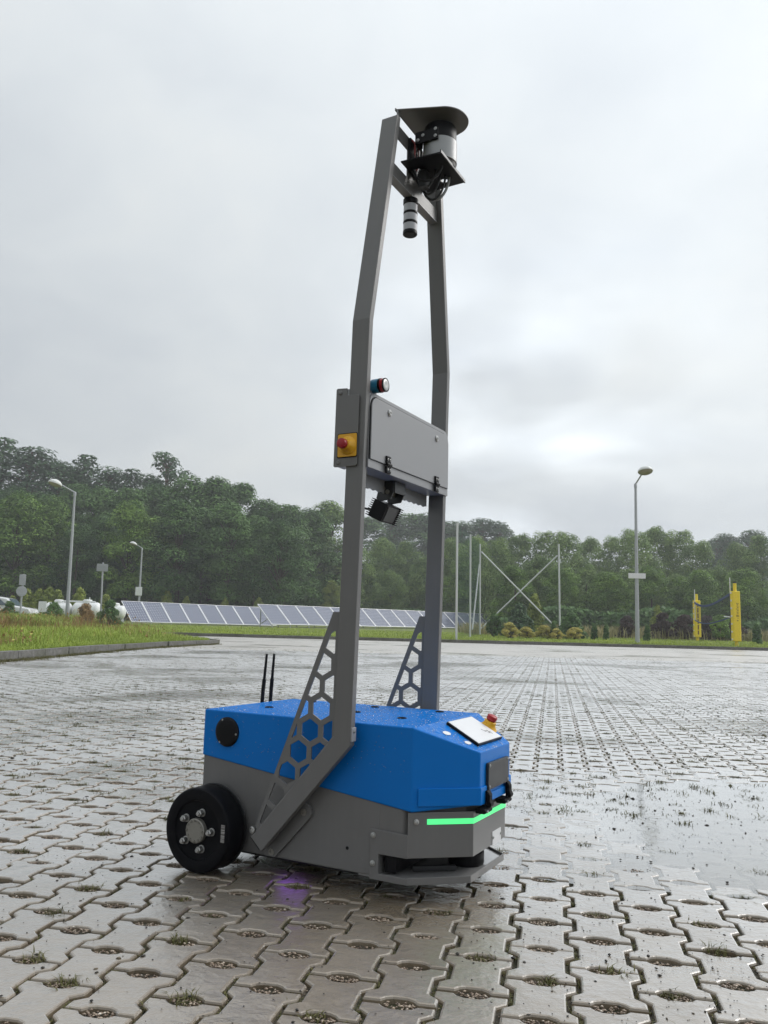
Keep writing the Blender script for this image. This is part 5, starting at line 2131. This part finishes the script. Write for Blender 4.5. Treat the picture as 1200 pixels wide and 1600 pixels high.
hedge = [(20, 931), (44, 920), (62, 921), (78, 917), (91, 922), (126, 918), (166, 929)]
hl = ['low thuja at far left beside the car', 'cone thuja right of the round sign disc', 'cone thuja second right of the round sign disc', 'tallest cone thuja of the hedge left of the lamp pole', 'cone thuja touching the left side of the lamp pole', 'single cone thuja just right of the lamp pole', 'small thuja right of the wide road sign']
for (x, y), l in zip(hedge, hl):
    shrub(x, y, 54, 'cone', 'leaf_bright', l, 1.15, 'yellow-green thujas behind the tanks', 'thuja')
for x, y, l in ((262, 922, 'young bright tree behind the left solar row, left of two'), (292, 932, 'small bright bush behind the left solar row, right of two'), (352, 934, 'bright sapling behind the right end of the left solar row'), (405, 934, 'bright sapling above the start of the right solar row')):
    shrub(x, y, 70, 'cone', 'leaf_bright', l, 1.0, 'bright saplings behind the solar rows', 'sapling')
for i, (x, y, sy_) in enumerate(((797, 973, 40.6), (823, 979, 41.4), (850, 977, 42.0), (870, 982, 40.8), (898, 980, 41.6))):
    shrub(x, y, sy_, 'round', 'leaf_yellow', '%s low yellow bush from the left beyond the kerb' % ORD[i], random.uniform(1.2, 1.7), 'low yellow bushes')
shrub(773, 958, 44, 'round', 'leaf_dark', 'dark rounded bush at the foot of the left fence poles', 0.9)
shrub(812, 942, 44.5, 'cone', 'leaf_pine', 'young blue-green pine behind the crossed braces', 1.35, name='young_pine')
shrub(836, 932, 47, 'column', 'leaf_bright', 'slim light green sapling behind the crossed braces', 1.1, name='sapling')
shrub(892, 955, 43, 'cone', 'leaf_dark', 'dark bushy spruce right of the single fence pole', 1.5, name='young_spruce')
for (x, y), l in zip(((865, 972), (928.5, 976), (947, 977), (1011, 977), (1182, 975)), ('tiny column thuja left of the single fence pole', 'tiny column thuja left of a pair near the right lamp', 'tiny column thuja right of a pair near the right lamp', 'tiny column thuja just right of the right lamp pole', 'tiny column thuja near the right edge')):
    shrub(x, y, 42, 'column', 'leaf_dark', l, 1.3, 'tiny column thujas on the lawn', 'thuja')
for (x, y), l in zip(((980, 962), (1034, 958), (1069, 960), (1105, 962), (1146, 962)), ('dark purple-brown bush left of the right lamp pole', 'dark purple-brown bush right of the right lamp pole', 'dark purple-brown bush left of the farther volleyball post', 'dark purple-brown bush between the volleyball posts', 'dark purple-brown bush behind the nearer volleyball post')):
    shrub(x, y, 48, 'round', 'leaf_red', l, 1.0, 'purple-brown bushes on the lawn')
shrub(1125, 960, 47.5, 'round', 'leaf_broad', 'green bush between the volleyball posts', 1.0)
shrub(1027, 945, 52, 'cone', 'leaf_bright', 'light green pointed bush right of the right lamp pole', 0.8)
for (x, y), l in zip(((16, 940), (84, 940), (135, 943), (172, 938)), ('dark shrub beside the white car', 'dark green shrub in front of the left tank', 'reddish tangled shrub in front of the middle tank', 'dark shrub left of the first solar panel')):
    shrub(x, y, 42, 'round', 'leaf_dark' if 'red' not in l else 'weed_brown', l, 0.9, 'shrubs in front of the tanks')


# --- grass
def blades(name, P, h, w, mat, rnd, lean=0.35, parent=None, bend=0.5):
    k = len(P)
    a = rng.uniform(0, 2 * np.pi, k)
    d = np.stack([np.cos(a), np.sin(a), np.zeros(k)], 1)
    s = np.stack([-np.sin(a), np.cos(a), np.zeros(k)], 1)
    h = h[:, None]
    w = w[:, None]
    l = rng.uniform(0.2, 1.0, (k, 1)) * lean
    p0, p1 = P - s * w / 2, P + s * w / 2
    mid_ = P + d * h * l * 0.35 + np.array([0, 0, 1.0]) * h * 0.6
    tip = P + d * h * l * (1 + bend * 0.5) + np.array([0, 0, 1.0]) * h * (1.0 - 0.25 * l)
    V = np.stack([p0, p1, mid_ - s * w * 0.35, mid_ + s * w * 0.35, tip], 1).reshape(-1, 3)
    b = np.arange(k)[:, None] * 5
    me = np_mesh(name, V, [np.concatenate([b + np.array([[0, 1, 3]]), b + np.array([[0, 3, 2]]), b + np.array([[2, 3, 4]])])], mat, np.repeat(rnd, 5))
    return link(bpy.data.objects.new(name, me), parent)


def isl_edge(y):
    return np.interp(y, [-2, 14, 17, 20, 22.4, 23.4, 24.0, 24.6, 24.95], [-5.6, -5.6, -5.56, -5.44, -5.16, -4.95, -4.94, -5.2, -5.8])


k = 60000
Y_ = 6 + 18.9 * rng.random(k) ** 0.9
X_ = isl_edge(Y_) - rng.random(k) ** 1.4 * 6.5 - 0.02
edge_d = isl_edge(Y_) - X_
patch = 0.5 + 0.5 * np.sin(X_ * 1.3 + 0.7 * Y_) * np.cos(0.9 * Y_ - 0.4 * X_)
hgt = (0.07 + 0.30 * np.clip(edge_d / 2.0, 0, 1) * (0.5 + 0.5 * patch)) * rng.uniform(0.6, 1.3, k)
o = blades('long_grass', np.stack([X_, Y_, np.full(k, 0.10)], 1), hgt, rng.uniform(0.008, 0.018, k), 'grass_blade', np.clip(0.35 + 0.4 * patch + rng.normal(0, 0.15, k), 0, 1), 0.6)
tag(o, 'long bright green grass growing over the kerbed island at left', 'grass', kind='stuff')
k = 24000
Y_ = rng.uniform(9, 24.6, k)
X_ = isl_edge(Y_) - 0.55 - rng.random(k) ** 0.9 * 7.5
dens = np.clip(np.sin(0.55 * Y_ + 1.2) * 0.5 + 0.55 - 0.05 * (Y_ - 12), 0.06, 1)
keep = rng.random(k) < dens * np.where(Y_ < 17.5, 1.0, 0.45)
X_, Y_ = X_[keep], Y_[keep]
k = len(X_)
hgt = rng.uniform(0.28, 0.78, k) * np.clip((isl_edge(Y_) - X_) / 2.2, 0.45, 1.15)
o = blades('dry_weeds', np.stack([X_, Y_, np.full(k, 0.10)], 1), hgt, rng.uniform(0.006, 0.014, k), 'weed_brown', rng.random(k), 0.5)
kb_ = 9000
Yb = rng.uniform(14, 24.6, kb_)
Xb = np.minimum(isl_edge(Yb) - 2.2, -8.2 - rng.random(kb_) * 5.5)
ob = blades('dry_grass', np.stack([Xb, Yb, np.full(kb_, 0.10)], 1), rng.uniform(0.4, 0.95, kb_) * (0.55 + 0.45 * np.sin(Xb * 1.9 + Yb)), rng.uniform(0.007, 0.016, kb_), 'weed_brown', rng.random(kb_), 0.5)
tag(ob, 'patch of dry orange-brown grass at the far left of the island', 'grass', kind='stuff')
tag(o, 'tall reddish brown seeding weeds among the grass at far left', 'weeds', kind='stuff')
# flower heads and seed clumps
k = 4200
sel = rng.integers(0, len(X_), k)
C = np.stack([X_[sel], Y_[sel], 0.10 + hgt[sel] * rng.uniform(0.7, 1.0, k)], 1) + rng.normal(0, 0.02, (k, 3))
o = link(bpy.data.objects.new('seed_heads', leaf_mesh('seed_heads', C, rng.normal(size=(k, 3)), rng.uniform(0.025, 0.06, k), 'weed_brown', rng.random(k))))
tag(o, 'fuzzy brown seed heads on the tall weeds', 'weeds', kind='stuff')
k = 260
sel = rng.integers(0, len(X_), k)
C = np.stack([X_[sel] + rng.normal(0, 0.4, k), Y_[sel], 0.12 + rng.uniform(0.1, 0.3, k)], 1)
o = link(bpy.data.objects.new('wild_flowers', leaf_mesh('wild_flowers', C, np.tile([0, -0.5, 1.0], (k, 1)), rng.uniform(0.04, 0.08, k), 'leaf_yellow', rng.uniform(0.7, 1, k))))
tag(o, 'small yellow wild flowers dotted through the long grass', 'flowers', kind='stuff')
# tall weeds in front of the tanks and the car
k = 16000
Y_ = rng.uniform(37.5, 45.5, k)
xa_, xb_ = at(-60, 970, 41).x, at(205, 970, 41).x
X_ = rng.uniform(xa_, xb_, k)
pt = 0.5 + 0.5 * np.sin(X_ * 1.1 + 0.4) * np.cos(Y_ * 0.8 + X_ * 0.5)
fade = np.clip((xb_ - X_) / 4.0, 0.15, 1.0)
hgt = rng.uniform(0.2, 0.6, k) * (0.25 + 1.1 * pt ** 2) * fade
o = blades('tall_weeds', np.stack([X_, Y_, 0.13 + (Y_ - 36) * 0.012], 1), hgt, rng.uniform(0.02, 0.05, k), 'weed_brown', rng.random(k) * 0.6 + 0.4, 0.5)
tag(o, 'tall orange-brown weeds growing in front of the white tanks', 'weeds', kind='stuff')
o = blades('green_weeds', np.stack([X_[::-1], Y_, 0.13 + (Y_ - 36) * 0.012], 1), rng.uniform(0.3, 0.75, k) * fade[::-1], rng.uniform(0.03, 0.07, k), 'grass_blade', rng.random(k), 0.5)
tag(o, 'tall green weeds mixed among the brown ones before the tanks', 'weeds', kind='stuff')
# far lawn
k = 50000
X_ = rng.uniform(-26, 26, k)
Y_ = 36.28 + rng.random(k) ** 1.6 * 16
pt = 0.5 + 0.5 * np.sin(X_ * 0.7) * np.cos(Y_ * 0.9 + X_ * 0.2)
zz = 0.13 + np.maximum(0, Y_ - 36) * 0.012
hgt = rng.uniform(0.04, 0.10, k) * (1 + 1.0 * (rng.random(k) > 0.93))
o = blades('lawn_grass', np.stack([X_, Y_, zz], 1), hgt, rng.uniform(0.02, 0.04, k), 'grass_blade', np.clip(0.45 + 0.4 * pt + rng.normal(0, 0.13, k), 0, 1), 0.6)
tag(o, 'short green lawn grass beyond the far kerb', 'grass', kind='stuff')
k = 9000
X_ = rng.uniform(5, 30, k)
Y_ = rng.uniform(47, 56, k)
o = blades('meadow_grass', np.stack([X_, Y_, 0.13 + (Y_ - 36) * 0.012], 1), rng.uniform(0.3, 0.85, k), rng.uniform(0.03, 0.06, k), 'straw', rng.uniform(0.0, 1, k), 0.4)
tag(o, 'pale straw-coloured meadow grass behind the shrubs at right', 'grass', kind='stuff')

# --- gravel in the drain holes, weeds and litter on the pavers
holes_xy = []
for c_ in range(-90, 90):
    for k_ in range(-10, 60):
        kk = k_ + (0.5 if c_ % 2 else 0.0)
        x_ = OX + kk * PA * DV[0] + c_ * PB * NV[0]
        y_ = OY + kk * PA * DV[1] + c_ * PB * NV[1]
        if 1.0 < y_ < 9.0 and abs(x_) < 0.52 * y_ + 0.25:
            holes_xy.append((x_, y_))
holes_xy = np.array(holes_xy)
octa = np.array([(1, 0, 0), (0.3, 0.95, 0.1), (-0.8, 0.6, 0), (-0.9, -0.5, 0.05), (0.1, -1, 0), (0.7, -0.7, 0.1), (0.1, 0.05, 0.75), (0, 0, -0.8)])
octf = np.array([(i, (i + 1) % 6, 6) for i in range(6)] + [((i + 1) % 6, i, 7) for i in range(6)])


def pebbles(name, P, s, mat, rnd, parent):
    k = len(P)
    a = rng.uniform(0, 6.28, k)
    ca, sa = np.cos(a)[:, None], np.sin(a)[:, None]
    sx, sy, sz = [(s * rng.uniform(lo, hi, k))[:, None] for lo, hi in ((0.8, 1.5), (0.6, 1.0), (0.5, 0.9))]
    x = octa[None, :, 0] * sx
    y = octa[None, :, 1] * sy
    z = octa[None, :, 2] * sz
    V = np.stack([P[:, 0:1] + x * ca - y * sa, P[:, 1:2] + x * sa + y * ca, P[:, 2:3] + z], 2).reshape(-1, 3)
    Fa = (octf[None] + (np.arange(k) * 8)[:, None, None]).reshape(-1, 3)
    me = np_mesh(name, V, [Fa], mat, np.repeat(rnd, 8), smooth=True)
    o = link(bpy.data.objects.new(name, me), parent)
    o['kind'] = 'stuff'
    return o


nh = holes_xy[holes_xy[:, 1] < 4.6]
per = 46
k = len(nh) * per
u = rng.uniform(-1, 1, k)
v = rng.uniform(-1, 1, k) * np.sqrt(np.clip(1 - np.abs(u) ** 1.6, 0, 1))
hx_ = np.repeat(nh, per, 0) + (u * 0.027)[:, None] * NV + (v * 0.0135)[:, None] * DV
keepn = rng.random(len(nh))
P_ = np.c_[hx_, -0.0070 + rng.uniform(-0.002, 0.0035, k) + np.repeat(rng.normal(0, 0.0015, len(nh)), per) + dip(hx_[:, 0], hx_[:, 1])]
pebbles('gravel', P_, rng.uniform(0.0022, 0.0042, k), 'pebble', np.clip(rng.beta(2, 2.4, k), 0, 1), pavement)
# crumbs in the joints
k = 9000
Yj = 1.2 + rng.random(k) ** 1.6 * 4
Xj = rng.uniform(-0.5, 0.5, k) * Yj * 1.05
cc = np.round(((Xj - OX) * NV[0] + (Yj - OY) * NV[1]) / PB - 0.5) + 0.5
along = (Xj - OX) * DV[0] + (Yj - OY) * DV[1]
jx = OX + along * DV[0] + cc * PB * NV[0] + rng.normal(0, 0.006, k)
jy = OY + along * DV[1] + cc * PB * NV[1] + rng.normal(0, 0.006, k)
pebbles('joint_grit', np.c_[jx, jy, np.full(k, -0.0095) + dip(jx, jy)], rng.uniform(0.0012, 0.0026, k), 'pebble', rng.random(k) * 0.8, pavement)
# dark specks and seeds lying on the stones
k = 15000
Ys = 1.25 + rng.random(k) ** 1.25 * 6.5
Xs = rng.uniform(-0.52, 0.52, k) * Ys
clus = 0.5 + 0.5 * np.sin(3.1 * Xs + 1.7 * Ys) * np.cos(2.3 * Ys - 1.3 * Xs)
kp = rng.random(k) < (0.12 + 0.65 * clus ** 2) * np.where(Xs > 0.1, 1.0, 0.65)
Xs, Ys = Xs[kp], Ys[kp]
pebbles('litter', np.c_[Xs, Ys, 0.0012 + dip(Xs, Ys) * 0.4], np.where(rng.random(len(Xs)) > 0.90, 0.0045, 0.0020) * np.clip(Ys / 2.6, 0.9, 1.9) * rng.uniform(0.6, 1.3, len(Xs)), 'dark_litter', rng.random(len(Xs)), pavement)


# weeds: tufts in the holes and joints
def tufts(name, centres, nb, h, w, spread, mat, parent):
    k = len(centres)
    P = np.repeat(centres, nb, 0) + np.c_[rng.normal(0, 1, (k * nb, 2)) * spread, np.zeros(k * nb)]
    hh = np.repeat(rng.uniform(0.5, 1.4, k), nb) * h * rng.uniform(0.5, 1.2, k * nb)
    o = blades(name, P, hh, np.full(k * nb, w) * rng.uniform(0.6, 1.4, k * nb), mat, np.clip(np.repeat(rng.random(k), nb) * 0.7 + rng.random(k * nb) * 0.3, 0, 1), 1.6, parent)
    o['kind'] = 'stuff'
    return o


sel = holes_xy[rng.random(len(holes_xy)) < np.where(holes_xy[:, 1] > 3.2, 0.55, 0.34)]
off_ = rng.uniform(-0.02, 0.02, len(sel))[:, None] * NV + rng.uniform(-0.008, 0.008, len(sel))[:, None] * DV
tufts('hole_weeds', np.c_[sel + off_, np.full(len(sel), -0.008)], 40, 0.016, 0.0026, 0.013, 'joint_weed', pavement)
k = 2600
i = rng.integers(0, len(jx), k)
tufts('joint_weeds', np.c_[jx[i], jy[i], np.full(k, -0.012)], 16, 0.010, 0.0022, 0.008, 'joint_weed', pavement)
k = 15000
Yj = 3.0 + rng.random(k) ** 0.9 * 18
Xj = np.maximum(rng.uniform(-0.56, 0.56, k) * Yj, -5.35)
cc = np.round(((Xj - OX) * NV[0] + (Yj - OY) * NV[1]) / PB - 0.5) + 0.5
along = (Xj - OX) * DV[0] + (Yj - OY) * DV[1]
wx = OX + along * DV[0] + cc * PB * NV[0]
wy = OY + along * DV[1] + cc * PB * NV[1]
pt = 0.5 + 0.5 * np.sin(0.9 * wx + 0.5 * wy) * np.cos(0.6 * wy - 0.7 * wx)
kp = rng.random(k) < 0.25 + 0.75 * pt * np.where(wx < -0.5, 1.0, 0.55)
tufts('lot_weeds', np.c_[wx[kp], wy[kp], np.full(kp.sum(), -0.008)], 14, 0.017, 0.0035, 0.018, 'joint_weed', pavement)
# moss fringe along the kerbs
k = 1400
Yk = rng.uniform(8, 24, k)
Xk = isl_edge(Yk) + 0.14 + np.abs(rng.normal(0, 0.10, k))
tufts('kerb_weeds', np.c_[Xk, Yk, np.full(k, -0.005)], 10, 0.045, 0.006, 0.03, 'joint_weed', pavement)

# ------------------------------------------------------------------ misty air
HAZE = True
if HAZE:
    m = MB()
    m.box((0, 100, 11.0), (420, 380, 26.0))
    hz_o = m.build('haze', 'steel')
    t = NT('haze_air')
    v = t.add('ShaderNodeVolumePrincipled', {'Color': (0.93, 0.95, 0.97, 1), 'Density': 0.0015, 'Anisotropy': 0.25})
    t.l.new(v.outputs[0], t.out.inputs['Volume'])
    hz_o.data.materials.clear()
    hz_o.data.materials.append(t.m)
    tag(hz_o, 'thin rainy haze over the whole lot', 'haze', kind='stuff')
